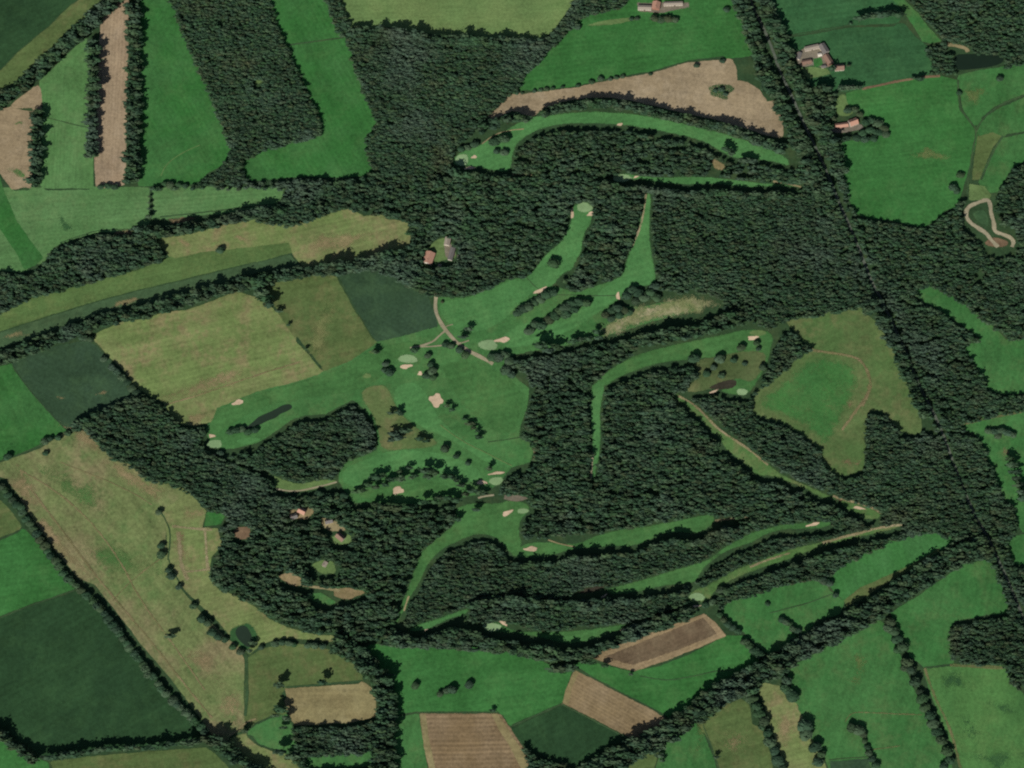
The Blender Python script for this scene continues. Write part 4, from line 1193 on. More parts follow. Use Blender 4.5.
# patches with a shape of their own
SOFT = {}
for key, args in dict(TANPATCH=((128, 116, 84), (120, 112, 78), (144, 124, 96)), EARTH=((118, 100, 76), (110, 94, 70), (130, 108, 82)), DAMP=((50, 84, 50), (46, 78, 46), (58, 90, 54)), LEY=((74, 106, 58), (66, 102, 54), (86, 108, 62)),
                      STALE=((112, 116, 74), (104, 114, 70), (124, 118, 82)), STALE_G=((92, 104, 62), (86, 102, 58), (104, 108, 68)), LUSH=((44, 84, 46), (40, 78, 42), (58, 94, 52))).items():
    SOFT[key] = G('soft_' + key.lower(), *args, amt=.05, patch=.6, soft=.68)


def patch(label, key, x, y, a, b_, rot=0, level=2, feather=None, name='worn_patch'):
    a, b_ = a * 1.35, b_ * 1.35
    sheet(name, label, name.replace('_', ' '), SOFT[key], blob(x, y, a, b_, rot, 14, .3), level, smooth=True, feather=feather or min(a, b_) * .85, is_open=False, jit=.2)


for l, m, x, y, a, b_, r_ in [
    ('dark damp patch in the lower right pasture near the copse', 'DAMP', 955, 681, 16, 9, 0),  # these four are blotches of darker green with thinning edges
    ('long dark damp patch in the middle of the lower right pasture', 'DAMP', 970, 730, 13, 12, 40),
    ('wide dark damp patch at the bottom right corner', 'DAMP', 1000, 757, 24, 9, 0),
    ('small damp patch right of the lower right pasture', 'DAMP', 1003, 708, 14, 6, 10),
    ('bare tan patch at the tip of the field beside the copse', 'EARTH', 851, 462, 8, 6, 0),
    ('small bare patch in the upper part of the road field', 'EARTH', 850, 404, 4, 4, 0),
    ('pale bare patch below the long western strips', 'TANPATCH', 16, 335, 12, 3.5, -12),
    ('pale worn patch above the slanting western belt', 'TANPATCH', 126, 302, 15, 3, -14),
    ('tan bare end of the large dry field by the wood', 'TANPATCH', 197, 418, 12, 5, -10),
    ('tan worn upper corner of the wide dry meadow', 'TANPATCH', 86, 440, 22, 8, 35),
    ('tan worn edge of the dry meadow along the west wood', 'TANPATCH', 135, 480, 34, 7, 30),
    ('tan worn left edge of the wide dry meadow', 'TANPATCH', 24, 488, 22, 10, 60),
    ('tan worn strip beside the western hedge', 'TANPATCH', 60, 545, 34, 7, 52),
    ('tan worn patch in the lower dry meadow', 'TANPATCH', 205, 665, 22, 12, 55),
    ('tan worn patch near the end of the dry meadow', 'TANPATCH', 232, 712, 12, 20, 0),
    ('greener patch in the upper dry meadow', 'LEY', 75, 490, 36, 12, 30),
    ('greener patch in the middle of the dry meadow', 'LEY', 120, 560, 34, 14, 20),
    ('brown bare patch in the fenced paddock', 'EARTH', 182, 545, 8, 16, -8),
    ('brown bare patch near the top of the paddock', 'TANPATCH', 190, 512, 14, 8, 10),
    ('green patch in the brown field at the left edge', 'LEY', 18, 173, 10, 4, 30),
    ('small green patch higher in the brown left field', 'LEY', 20, 123, 5, 3, 0),
    ('dark stripe on the wide pale meadow', 'DAMP', 65, 224, 4, 11, -32),
    ('brown patch above the west wood', 'EARTH', 125, 232, 11, 3, -5),
    ('brown patch below the thin hedge line', 'EARTH', 182, 220, 14, 3, -8),
    ('brown worn patch in the dry tan meadow', 'TANPATCH', 185, 243, 8, 4, 30),
    ('red brown patch right in the dry tan meadow', 'TANPATCH', 241, 238, 7, 3, 20),
    ('tan worn patch in the dry meadow by the clubhouse wood', 'TANPATCH', 345, 240, 34, 10, -8),
    ('pale middle of the olive field by the dry field', 'STALE', 322, 330, 12, 26, 20),
    ('tan dry corner of the large dry field', 'TANPATCH', 205, 385, 40, 9, -18),
    ('brown worn patch in the big green pasture', 'STALE_G', 930, 155, 16, 6, 10),
    ('brown patch in the pasture below the dark pond', 'STALE_G', 975, 95, 12, 8, 0),
    ('brown patch in the wet meadow', 'EARTH', 1006, 452, 6, 4, 30),
    ('light dry field edge of the green field at the bottom', 'STALE_G', 700, 735, 6, 14, 15),
    ('brown patch in the tan and olive field', 'TANPATCH', 735, 740, 12, 14, 20),
    ('brown patch in the mottled pasture', 'STALE_G', 858, 668, 10, 14, 20),
    ('second tan patch in the tan strip field', 'TANPATCH', 785, 730, 8, 18, 0),
    ('small pale spot on the slate western field', 'TANPATCH', 61, 398, 4, 2, 0),
    ('white spots on the slate western field', 'TANPATCH', 102, 393, 5, 2, -20),
    ('brown bare strip in the tan fairway near the road', 'EARTH', 843, 500, 8, 3, 15),
]:
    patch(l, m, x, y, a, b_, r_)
patch('olive green bush mound island in the bare brown field', 'LUSH', 721, 91, 11, 6, 10, 2, 2, 'grass_island')

# ------------------------------------------------------------------ buildings
def box(bm, x0, x1, y0, y1, z0, z1):
    v = [bm.verts.new(p) for p in ((x0, y0, z0), (x1, y0, z0), (x1, y1, z0), (x0, y1, z0), (x0, y0, z1), (x1, y0, z1), (x1, y1, z1), (x0, y1, z1))]
    for f in ((0, 3, 2, 1), (4, 5, 6, 7), (0, 1, 5, 4), (1, 2, 6, 5), (2, 3, 7, 6), (3, 0, 4, 7)):
        bm.faces.new([v[i] for i in f])


def bm_obj(name, bm, mat, parent):
    me = bpy.data.meshes.new(name)
    bm.to_mesh(me); bm.free()
    me.materials.append(mat)
    o = bpy.data.objects.new(name, me)
    COL.objects.link(o)
    o.parent = parent
    return o


def house(name, label, cat, px, py, L, D, rot, h, pitch, roofm, wallm, chim=0, doors=1, wins=3, group=None, dormer=False):
    """a gabled building: L along its ridge, D across, in metres"""
    x, y = P(px, py)
    root = bpy.data.objects.new(name, None); COL.objects.link(root)
    root.location = (x, y, 0.6); root.rotation_euler = (0, 0, math.radians(rot))
    tag(root, label, cat, group)
    rh = D / 2 * math.tan(math.radians(pitch))
    bm = bmesh.new()
    a, b = L / 2, D / 2
    v = [bm.verts.new(p) for p in ((-a, -b, -.6), (a, -b, -.6), (a, b, -.6), (-a, b, -.6), (-a, -b, h), (a, -b, h), (a, b, h), (-a, b, h), (-a, 0, h + rh), (a, 0, h + rh))]
    for f in ((0, 1, 5, 4), (2, 3, 7, 6), (1, 2, 6, 9, 5), (3, 0, 4, 8, 7)):
        bm.faces.new([v[i] for i in f])
    bm_obj('wall', bm, wallm, root)
    bm = bmesh.new()
    o = .6; t = .28
    drop = o * math.tan(math.radians(pitch))
    prof = [(-b - o, h - drop + .05), (0, h + rh + .05), (b + o, h - drop + .05), (b + o, h - drop + t), (0, h + rh + t + .1), (-b - o, h - drop + t)]
    A = [bm.verts.new((-a - .5, p[0], p[1])) for p in prof]
    B = [bm.verts.new((a + .5, p[0], p[1])) for p in prof]
    for i in range(6):
        j = (i + 1) % 6
        bm.faces.new((A[i], A[j], B[j], B[i]))
    for q in ((0, 1, 4, 5), (1, 2, 3, 4)):
        bm.faces.new([A[i] for i in reversed(q)])
        bm.faces.new([B[i] for i in q])
    bmesh.ops.recalc_face_normals(bm, faces=bm.faces)
    # ridge capping
    box(bm, -a - .4, a + .4, -.25, .25, h + rh + .36, h + rh + .55)
    roof = bm_obj('roof', bm, roofm, root)
    for k in range(chim):
        bm = bmesh.new()
        cx = -a * .55 if k == 0 else a * .6
        box(bm, cx - .5, cx + .5, -.45 + .6, .45 + .6, h + rh * .6, h + rh + 1.5)
        box(bm, cx - .6, cx + .6, -.55 + .6, .55 + .6, h + rh + 1.502, h + rh + 1.7)
        bm_obj('chimney', bm, M_BRICK, roof)
    for s in (-1, 1):
        for k in range(wins):
            fx = -a + L * (k + .5) / wins
            if s == -1 and k == wins // 2:
                continue
            bm = bmesh.new()
            yy = s * (b + .02)
            box(bm, fx - .7, fx + .7, min(yy, yy + s * .05), max(yy, yy + s * .05), 1.0, 2.3)
            wn = bm_obj('window', bm, M_GLASS, root)
            bm = bmesh.new()
            y2 = s * (b + .075)
            for (x0, x1, z0, z1) in ((fx - .85, fx + .85, .85, .998),):
                box(bm, x0, x1, min(y2, y2 + s * .06), max(y2, y2 + s * .06), z0, z1)
            bm_obj('sill', bm, M_WALL, wn)
    bm = bmesh.new()
    yy = -(b + .06)
    dw = .55 if cat == 'house' else 1.8
    fx = -a + L * (wins // 2 + .5) / wins if wins else 0
    box(bm, fx - dw, fx + dw, yy - .02, yy + .03, -.5, 2.2 if cat == 'house' else min(3.2, h - .3))
    bm_obj('door', bm, M_DOOR, root)
    return root


house('clubhouse', 'large clubhouse with orange tiled roof among tall trees at the head of the lane', 'clubhouse', 429, 258.5, 25, 19, 72, 4.5, 28, M_ROOF_R, M_WALL, 1, 1, 5)
house('outbuilding', 'pale grey outbuilding above and right of the orange roofed clubhouse', 'outbuilding', 447.5, 242, 17, 11, 80, 3.6, 24, M_ROOF_P, M_WALL, 0, 1, 3)
house('outbuilding', 'long narrow grey outbuilding right of the orange roofed clubhouse', 'outbuilding', 451.5, 254.5, 27, 9, 76, 3.4, 22, M_ROOF_G, M_WALL, 0, 1, 5)
house('outbuilding', 'small pale shed at the foot of the long grey outbuilding', 'outbuilding', 459.5, 257, 8, 6, 10, 2.8, 22, M_ROOF_P, M_WALL, 0, 1, 2)
house('house', 'farmhouse with orange roof cut by the top edge of the photo', 'house', 656, 6.5, 17, 16, 80, 5, 32, M_ROOF_R, M_BRICK, 1, 1, 3)
house('barn', 'long pale roofed barn left of the orange roofed farmhouse', 'barn', 644.5, 8.5, 28, 10, -2, 4, 18, M_ROOF_P, M_WALL, 0, 1, 5)
house('barn', 'long pale roofed barn right of the orange roofed farmhouse', 'barn', 673, 4.5, 40, 8, 2, 4, 18, M_ROOF_P, M_WALL, 0, 1, 6)
house('barn', 'grey barn at the top edge above the orange roofed farmhouse', 'barn', 668, -4, 34, 12, 3, 4.5, 18, M_ROOF_G, M_WALL, 0, 1, 5)
house('shed', 'long pale roofed shed along the top of the grey farmyard', 'shed', 811.5, 48.5, 30, 9, 14, 4, 16, M_ROOF_P, M_WALL, 0, 1, 5)
house('barn', 'dark grey barn at the upper right of the grey farmyard', 'barn', 823.5, 49.5, 22, 14, -62, 4.5, 22, M_ROOF_G, M_WALL, 0, 1, 4)
house('barn', 'brown roofed barn at the right side of the grey farmyard', 'barn', 828, 60.5, 24, 12, -62, 4.5, 26, M_ROOF_B, M_BRICK, 0, 1, 4)
house('shed', 'small white roofed shed in the middle of the grey farmyard', 'shed', 819.5, 55.5, 8, 7, 12, 3, 18, flat_mat('white_sheet_roof', (200, 192, 176)), M_WALL, 0, 1, 2)
house('shed', 'dark brown low shed at the lower left of the grey farmyard', 'shed', 806.5, 62.5, 20, 9, 12, 3.4, 24, M_ROOF_B, M_BRICK, 0, 1, 3)
house('shed', 'narrow grey shed along the left edge of the grey farmyard', 'shed', 799, 56.5, 16, 7, 70, 3, 20, M_ROOF_G, M_WALL, 0, 1, 3)
house('shed', 'small grey lean shed at the bottom right of the grey farmyard', 'shed', 823.5, 67, 9, 6, 10, 2.6, 18, M_ROOF_G, M_WALL, 0, 1, 2)
house('house', 'lone brown roofed house right of the grey farmyard', 'house', 839, 68.3, 19, 13, 6, 4, 36, M_ROOF_B, M_WALL, 1, 1, 3)
house('house', 'pink roofed house between the road and the large pasture', 'house', 853, 123, 18, 14, 22, 4.2, 36, M_ROOF_R, M_WALL, 1, 1, 3)
house('barn', 'long low pink roofed barn left of the pink roofed house', 'barn', 841.5, 126, 26, 9, 8, 3.6, 30, M_ROOF_R, M_BRICK, 0, 1, 4)
house('house', 'small grey roofed house left of the pinkish house in the wood', 'house', 294, 517, 13, 9, 20, 3.6, 34, M_ROOF_G, M_WALL, 1, 1, 3)
house('house', 'grey roofed house by the pale lane clearing in the wood', 'house', 329, 521.5, 14, 9, 15, 3.6, 34, M_ROOF_G, M_WALL, 1, 1, 3)
house('house', 'pinkish roofed house in the upper village wood', 'house', 302, 511.5, 15, 11, -25, 4, 36, M_ROOF_R, M_WALL, 1, 1, 3)
house('house', 'brown roofed house in the middle of the village wood', 'house', 340.5, 537.5, 17, 12, -40, 4, 36, M_ROOF_B, M_WALL, 1, 1, 3)
house('house', 'white walled cottage with a pale roof in the lower village wood', 'house', 325, 564.5, 10, 8, 60, 3.4, 32, M_ROOF_P, M_WALL, 1, 1, 2)

# ------------------------------------------------------------------ free-standing trees
def Z(ox, oy, pts):
    """spots read off a fourfold enlargement whose top left corner is (ox, oy)"""
    return [(ox + p[0] / 4, oy + p[1] / 4, p[2]) for p in pts]


cluster('field tree', 'in the large bright green field above the ridged brown field', [(416, 684, 4.6), (441, 691.5, 3.86), (447, 689, 3.86), (453, 687.5, 4.97), (470, 683, 4.78)], 'trees standing in the bright green field')
cluster('dark tree', 'in the clump at the top of the dry rough', [(391, 413, 2.4), (398, 412, 3.2), (401, 414, 2.4)], 'clump of trees at the top of the dry rough')
cluster('dark tree', 'in the middle clump of the dry rough', [(394, 434, 3.74), (391.5, 440, 3.23), (399, 438, 3.57), (406, 430.5, 3.57)], 'middle clump of trees on the dry rough')
cluster('small tree', 'in the pair at the right tip of the dry rough', [(420, 439, 3.2), (427, 441, 2.72)], 'pair of trees at the tip of the dry rough')
cluster('tree', 'in the line of three below the cross shaped bunker', [(445.5, 447, 5.41), (457, 454.5, 3.61), (468.5, 461.5, 3.12)], 'line of three trees on the lower fairway')
cluster('dark tree', 'in the slanting row right of the cross shaped bunker', [(447, 406, 2.4), (452, 410, 2.4), (465, 419, 1.95), (470, 423.5, 2.7), (473.5, 428, 2.55), (477.5, 431, 1.95), (479, 437, 2.85)], 'slanting row right of the cross shaped bunker', 1)
cluster('small dark tree', 'in the curved row above the pale bunker', Z(256, 384, [(400, 430, 3), (425, 425, 3.4), (450, 402, 4), (482, 373, 4.2), (510, 365, 3), (480, 412, 2.8), (520, 402, 3.2), (540, 382, 3.2), (580, 378, 4.2), (615, 335, 2.6), (577, 350, 2.2), (622, 374, 2.6), (636, 368, 2.6), (678, 345, 4), (690, 370, 3.4), (715, 355, 4.2), (755, 370, 4), (785, 372, 3.6), (803, 386, 3), (822, 404, 3)]), 'curved row of small trees above the pale bunker', 0)
cluster('dark tree', 'in the lower row under the pale bunker fairway', Z(256, 384, [(475, 482, 3), (500, 490, 3.6), (530, 493, 4), (562, 496, 4), (592, 493, 4), (622, 493, 4), (670, 472, 4), (712, 470, 3.4), (737, 456, 3.2), (772, 456, 3.6), (800, 465, 3.6), (840, 440, 3.6), (866, 426, 3.8), (892, 432, 3.4), (912, 438, 2.8)]), 'lower row of trees under the pale bunker', 0)
cluster('dark round tree', 'in the group below the oak copse on the course', Z(256, 384, [(255, 435, 5), (245, 470, 4.6), (290, 466, 4.6), (320, 443, 5), (355, 440, 4.8), (345, 472, 4)]), 'group of trees below the oak copse', 0)
cluster('lone small tree', 'on the hooked fairway above the oval wood', [(476, 509.5, 2.8)], None)
cluster('lone tree', 'at the bend of the hooked fairway near the wood edge', [(458, 519, 3)], None)
cluster('small tree', 'beside the bunker on the lower right of the course', [(489.5, 468.5, 3)], None)
cluster('small bushy tree', 'left of the oval putting green', [(376, 352, 3.2)], None)
cluster('dark tree', 'in the tight clump left of the two lobed putting bunker', [(386.5, 362, 3.8), (385, 368.5, 3.2), (390, 370.5, 5.2)], 'clump left of the oval green', 1)
cluster('dark tree', 'in the upright clump right of the oval green', [(428.5, 354, 4), (431.5, 363, 4), (433, 369, 5), (427, 374, 4.2), (434, 376, 4)], 'upright clump right of the oval green', 1)
cluster('dark tree', 'over the thin straight path beside the lane', [(415, 348.5, 4.6), (446, 343, 3.8), (452, 344.5, 4), (460, 348.5, 4.6), (466, 353, 4.8)], 'trees beside the thin straight path', 0)
cluster('small conifer shaped tree', 'beside the gravel lane north of the round green', [(469, 329, 3), (463.5, 337, 3)], 'pair of small trees right of the lane')
cluster('tiny bush', 'beside the gravel lane below the clubhouse wood', [(443, 300, 2)], None, name='shrub', cat='shrub')
cluster('dark tree', 'in the clump at the lower end of the gravel lane', [(492.5, 355.5, 5.28), (499, 356.5, 6.0), (506, 353, 5.52), (510, 360, 6.0), (506, 368, 6.24), (512, 373, 5.28)], 'clump at the end of the gravel lane', 0)
cluster('large round dark tree', 'standing alone on the northern fairway', [(554, 262, 6.8)], None)
cluster('dark tree', 'in the clump at the lower left of the long pond', [(231, 430, 4), (237, 428.5, 4.4), (243, 427.5, 4), (249, 430.5, 4.2), (256, 428.5, 4)], 'clump by the long pond', 0)
cluster('dark tree', 'in the left long clump between the two middle fairways', [(518.5, 311, 5.8), (524, 307.5, 6.38), (529, 305, 6.09), (535, 301, 4.93), (541, 297.5, 5.8), (547, 293.5, 6.38), (553, 291.5, 5.22)], 'left clump between the middle fairways', 0)
cluster('dark tree', 'in the right long clump between the two middle fairways', [(530, 329, 5.6), (536, 322.5, 5.6), (542, 324, 6.16), (549, 319, 5.6), (555, 315, 5.88), (560, 310, 5.6), (566, 306, 6.44), (573, 302.5, 6.16), (580, 300.5, 6.16), (587, 301.5, 5.6), (566, 313, 5.6), (575, 308, 5.88)], 'right clump between the middle fairways', 0)
cluster('dark tree', 'in the clump beside the upright tee bunker', [(627, 294, 5.72), (633, 288, 5.72), (639, 292, 5.98), (645, 296, 5.98), (651, 291, 5.98), (636, 300, 5.2), (655, 285, 5.2), (657, 296, 5.46)], 'clump beside the upright tee bunker', 0)
cluster('dark tree', 'in the small thicket at the left of the bleached rough', [(606, 313.5, 5.2), (612, 309, 5.2), (618, 306.5, 5.46), (625, 309, 5.2), (612, 316.5, 4.94), (620, 314, 5.2), (630, 311, 4.42)], 'thicket left of the bleached rough', 0)
cluster('dark tree', 'in the row leading into the long tree row', [(540, 346, 5), (548, 350.5, 4.4), (556, 348, 4), (573, 341.5, 3.6), (580, 340, 3.4), (588, 339, 3.4), (596, 332, 3.4), (598, 338, 3)], 'loose trees before the long dark row', 0)
cluster('rounded tree', 'scattered over the olive rough below the tree row', [(694, 357, 7), (720, 357.5, 6), (734, 358.5, 4), (741.5, 346, 5), (757, 341.5, 3.8), (759, 347, 3), (722, 374, 4.2), (714, 366, 4), (763, 366, 4.2), (745, 362, 3.2), (707, 372, 4.4)], 'scattered trees on the olive rough', 0)
cluster('dark tree', 'at the left end of the upper fairway', [(462, 147.5, 4.32), (468, 146, 4.32), (475.5, 142.5, 4.8), (495, 140.5, 6.0), (504.5, 137.5, 6.24), (497, 150, 4.08), (505, 151, 4.8)], 'trees at the left end of the upper fairway', 0)
cluster('tall dark tree', 'at the eastern end of the arched upper fairway', [(726, 150, 3.6), (731, 154, 3.6), (744, 161, 4), (752, 162, 4)], 'trees at the eastern end of the upper fairway', 0)
# fields
cluster('lone round tree', 'in the middle of the broad dry meadow', [(171, 635.5, 3.6)], None)
cluster('lone round tree', 'on the olive strip above the western belt', [(221, 248.5, 4.8)], None)
cluster('tree', 'in the hedge between the dry meadow and the paddock', [(160, 510, 4), (162, 544, 4.2), (162.5, 553, 5), (169.5, 568, 4), (172, 574, 4.6), (180, 585, 3.8), (194.5, 604, 4.6), (203, 617, 5.4), (209, 621, 5), (213, 630, 5.2), (219, 635, 5), (226, 638, 4), (234, 645, 4.2), (241.5, 649.5, 4.2)], 'hedge trees between the dry meadow and the paddock', 1)
cluster('tree', 'along the top of the broad dry meadow', [(9, 455, 4.6), (46, 439.5, 4.6), (51, 437, 3.4), (59.5, 436, 4), (69, 431.5, 4), (75, 428, 3), (46.5, 451.5, 3.4)], 'trees along the top of the dry meadow', 0)
cluster('tree', 'in the short line between the slate and dry fields', [(85, 336.5, 5), (91, 337.5, 4.4), (105, 357, 4.4), (113, 366, 4.6), (118, 370.5, 4.8), (123, 376, 4.8), (128, 381, 4.6), (133, 387, 4.8), (138, 392, 5)], 'line between the slate and dry fields', 0)
cluster('tree', 'in the slanting line between the dry and olive fields', [(258, 288, 4.6), (262, 293, 5), (266, 299, 5), (270, 305, 5), (279, 311, 3), (288.5, 325, 1.8), (306, 349, 1.8)], 'line between the dry and olive fields', 1)
cluster('hedge tree', 'along the top of the olive field above the tan field', [(262, 645.5, 3.4), (276, 642, 4), (283, 640.5, 4), (290, 641, 4), (295, 643, 3), (309, 643, 4), (316, 643.5, 4.4), (324, 644, 4)], 'hedge trees above the olive field', 0)
cluster('tree', 'beside the tan mown field', [(280, 684, 4.4), (323, 681.5, 3.8), (281, 708.5, 4.8), (275, 715, 2.2), (287, 717.5, 3.4), (284, 727, 2.4), (281, 751, 4.6), (292, 755.5, 4.8), (245, 730, 3), (257, 766, 4)], 'trees around the tan mown field', 1)
cluster('hedge tree', 'between the pale meadows and the dotted hedge line', [(150, 197, 1.6), (150, 203, 1.6), (150, 209, 1.6), (149, 217, 2.6), (133, 229.5, 1.8)], 'dots along the hedge line of the pale meadows', 1)
cluster('round tree', 'along the foot of the tall green wedge field', [(165, 182.5, 4), (171, 183, 4.4), (180, 183.5, 4), (186, 184.5, 3.6), (194.5, 184.5, 3.4), (102, 185, 4), (109, 184.5, 4.4), (116, 185.5, 4.2)], 'round trees along the foot of the wedge field', 0)
cluster('bush', 'between the bright field and the bare brown field', [(517, 91, 3.4), (523, 91.5, 2), (535, 89.5, 2.6), (541, 88.5, 2.6), (547, 87.5, 2.8), (553, 87, 2.8), (563, 85.5, 2.4), (578.5, 84, 2.8), (592, 80.5, 3.4), (601, 77.5, 3.8), (611, 77.5, 2.8), (617, 76, 3), (623, 75, 3), (651, 72.5, 2.2), (697, 64, 3.4), (723, 59.5, 3.4)], 'bushes between the bright field and the brown field', 0, 'shrub', 'shrub')
cluster('bush', 'on the grass island in the bare brown field', [(716, 89, 3.2), (722, 88, 3.4), (726, 92.5, 3)], 'bushes on the grass island', 0, 'shrub', 'shrub')
cluster('lone round tree', 'at the upper right of the bright farm field', [(727, 8, 4.2)], None)
cluster('lone tree', 'at the left end of the bright farm field verge', [(578, 25.5, 4.6)], None)
cluster('round dark tree', 'in front of the farmhouse at the top', [(632, 17.5, 2.8), (637.5, 17, 3), (655, 17, 5), (662, 18, 5.4), (669, 17.5, 5.6), (675, 18.5, 5)], 'trees in front of the top farmhouse', 0)
cluster('tree', 'in the hedge between the two dark green fields', [(850, 24, 2), (859, 19.5, 3.8), (865, 17.5, 4), (872, 16.5, 4), (879, 16, 4.2), (886, 15, 4.2), (892, 14, 4.4), (898, 16, 4)], 'hedge between the dark green fields', 0)
cluster('tree', 'beside the lone brown roofed house', [(831, 69.5, 3.6), (848, 66, 1.6)], 'trees beside the lone brown roofed house')
cluster('hedge tree', 'along the bottom of the dark farmyard field', [(816, 91, 4.6), (822, 89, 5), (828, 90, 4.4), (841, 89, 4), (847, 88.5, 3.4), (853, 88, 3.4), (859, 88, 3), (914, 78.5, 2.6), (919, 79.5, 3)], 'hedge trees under the farmyard field', 0)
cluster('tree', 'in the garden of the pink roofed house', [(848, 109, 4.6), (855, 108, 4.6), (860, 113, 4.4), (866, 121, 5), (872, 119, 5), (878, 122, 5.4), (884, 127, 5.2), (886, 133, 5), (878, 131, 5.2), (870, 129, 5), (863, 132, 5), (857, 137, 5), (865, 138, 5), (874, 137, 4.8)], 'garden trees of the pink roofed house', 0)
cluster('tree', 'scattered along the ditch in the right hand pastures', [(1000, 77, 4.4), (959.5, 91.5, 3.4), (960.5, 173.5, 4.4), (953, 186, 5), (957, 190, 4)], 'trees along the right hand ditch', 1)
cluster('tree', 'beside the small round pond or its ditch', [(253, 643, 2.6), (250, 650.5, 3)], 'trees beside the round pond')
cluster('tree', 'in the row right of the brown parallelogram field', [(720, 613, 3.8), (724, 618, 4), (728, 622, 4.2), (733, 626, 4.4), (738, 629.5, 4.2), (745, 640, 4.6), (750, 644, 4.8), (755, 649, 5), (760, 653, 5)], 'row right of the brown parallelogram', 1)
cluster('tree', 'in the short line across the ditch meadow', [(782, 618, 3.8), (786, 620, 4), (790, 622, 3.6), (793, 627, 4), (798, 629, 4), (803, 635, 4)], 'short line across the ditch meadow', 0)
cluster('round tree', 'at the top of the ditch meadow', [(768, 602, 2.8), (818, 577, 4.2), (823.5, 579, 5), (830, 581, 4.4), (836, 593, 3.8)], 'round trees at the top of the ditch meadow', 0)
cluster('round dark tree', 'in the row beside the tan strip field', [(787, 678, 6), (785, 686, 5.4), (793, 695, 6.4), (789, 690, 5.4), (805, 723, 8), (806, 732, 7.6), (815, 745, 6.6), (822, 752, 5), (818, 760, 5.4)], 'row beside the tan strip field', 1)
cluster('dark tree', 'in the row left of the tan strip field', [(748, 690, 6), (752, 697, 6), (757, 704, 6), (759, 712, 6), (765, 719, 6), (762, 725, 4), (768, 731, 5.4), (770, 740, 6.4), (775, 748, 5.4), (778, 759, 6.4), (783, 766, 5)], 'row left of the tan strip field', 1)
cluster('thin hedge tree', 'in the small row inside the mottled pasture', [(852, 726, 5.4), (859, 727.5, 6), (863.5, 732.5, 4.4), (865, 739, 3), (867.5, 745, 3.4), (869, 751, 4), (872, 757, 4.4), (876, 763, 4.6)], 'small row inside the mottled pasture', 1)
cluster('big rounded tree', 'in the hedgerow beside the patchy pasture', [(890, 620, 5.6), (888, 626, 5.4), (894, 629, 6), (897, 637, 6), (903, 645, 6), (898, 648, 5), (907, 660, 6), (911, 668, 6), (905, 666, 5), (915, 680, 6.4), (920, 690, 4), (922, 697, 6.4), (925, 705, 6), (930, 713, 6), (933, 722, 6.4), (937, 730, 6), (941, 738, 6), (947, 749, 6.2), (950, 758, 5.6), (944, 764, 5)], 'hedgerow beside the patchy pasture', 1)
cluster('tree', 'in the small island clump of the wet meadow', [(989, 429, 4), (995, 430, 4.6), (1001, 429, 4.6), (1007, 431, 4.6), (1013, 433, 4.2), (998, 434, 4)], 'island clump of the wet meadow', 0)
cluster('tree', 'in the upright row on the right edge of the meadow', [(1008, 459, 3.4), (1010, 465, 3.6), (1013, 472, 3.8), (1015, 478, 3.8), (1018, 485, 4), (1020, 492, 4), (1022, 499, 4)], 'upright row at the edge of the wet meadow', 1)
cluster('tree', 'of the dark group between two southern fields', [(553, 669, 4), (559, 668, 4.8), (565, 668, 5), (571, 667, 4.6), (584, 661.5, 3), (590, 662, 3.4), (605, 665.5, 2.6), (631, 674, 2.2)], 'dark group between the southern fields', 0)
cluster('tree', 'around the lower right putting green', [(687, 586, 3.6), (698, 581, 3), (706, 603, 4.4), (713, 600, 4.4), (697, 610, 2.4), (721, 588, 5), (726, 589, 5)], 'trees around the lower right putting green', 0)
cluster('tree', 'beside the western putting green', [(204, 450.5, 5), (209, 452, 4), (221, 451.5, 4)], 'trees beside the western putting green', 0)
cluster('lone tree', 'at the corner of the ridged brown field', [(493, 710, 1.8)], None)
cluster('tree', 'in the bottom corner of the green field below the belt', [(654, 744, 3), (659, 755, 3), (662, 760, 2.6), (716, 756.5, 2)], 'trees under the diagonal belt', 0)
# hedgerows of single trees
cluster('hedgerow tree', 'in the long western hedgerow', line_pts([(0, 484), (8, 490), (20, 505), (35, 528), (50, 550), (65, 572), (82, 588), (98, 602), (112, 620), (130, 645), (148, 668), (166, 690), (184, 708), (198, 722), (212, 734)], 6.2, 1.2, 4.4, 5.6), 'long western hedgerow', 1)
cluster('hedge tree', 'in the row below the very large dark field', line_pts([(45, 757), (75, 753), (100, 749), (125, 747), (150, 747), (175, 743), (212, 738)], 6.8, .8, 3.2, 4.2), 'row below the very large dark field', 0)
REST = flush_clusters(300)
print('individual trees', n_single[0], 'rest', len(REST))
for p_ in REST:
    claim(p_[0], p_[1])
grow('small_trees', 'small trees strung along hedges, ditches and fairway edges between the larger trees', 'tree', REST)

# ------------------------------------------------------------------ tree belts and woods (read as one mass each)
def belt(label, line, width, spacing=3.9, rmin=1.7, rmax=4.0, name='tree_belt', reject=False, seed=3, gaps=0.07, **kw):
    ln = dense(chaikin(line, 1, False), 4, .0, False)
    c = np.array(ln)
    t = np.gradient(c, axis=0); t /= np.linalg.norm(t, axis=1, keepdims=True) + 1e-9
    m = np.stack([-t[:, 1], t[:, 0]], 1) * width / 2
    ring = [tuple(p) for p in c + m] + [tuple(p) for p in (c - m)[::-1]]
    pts = wood_points(ring, spacing, rmin, rmax, reject, gaps, seed, ext=False, vert=.78, north=6.4)
    return grow(name, label, 'tree belt', pts, kseed=seed, hscale=1.18)


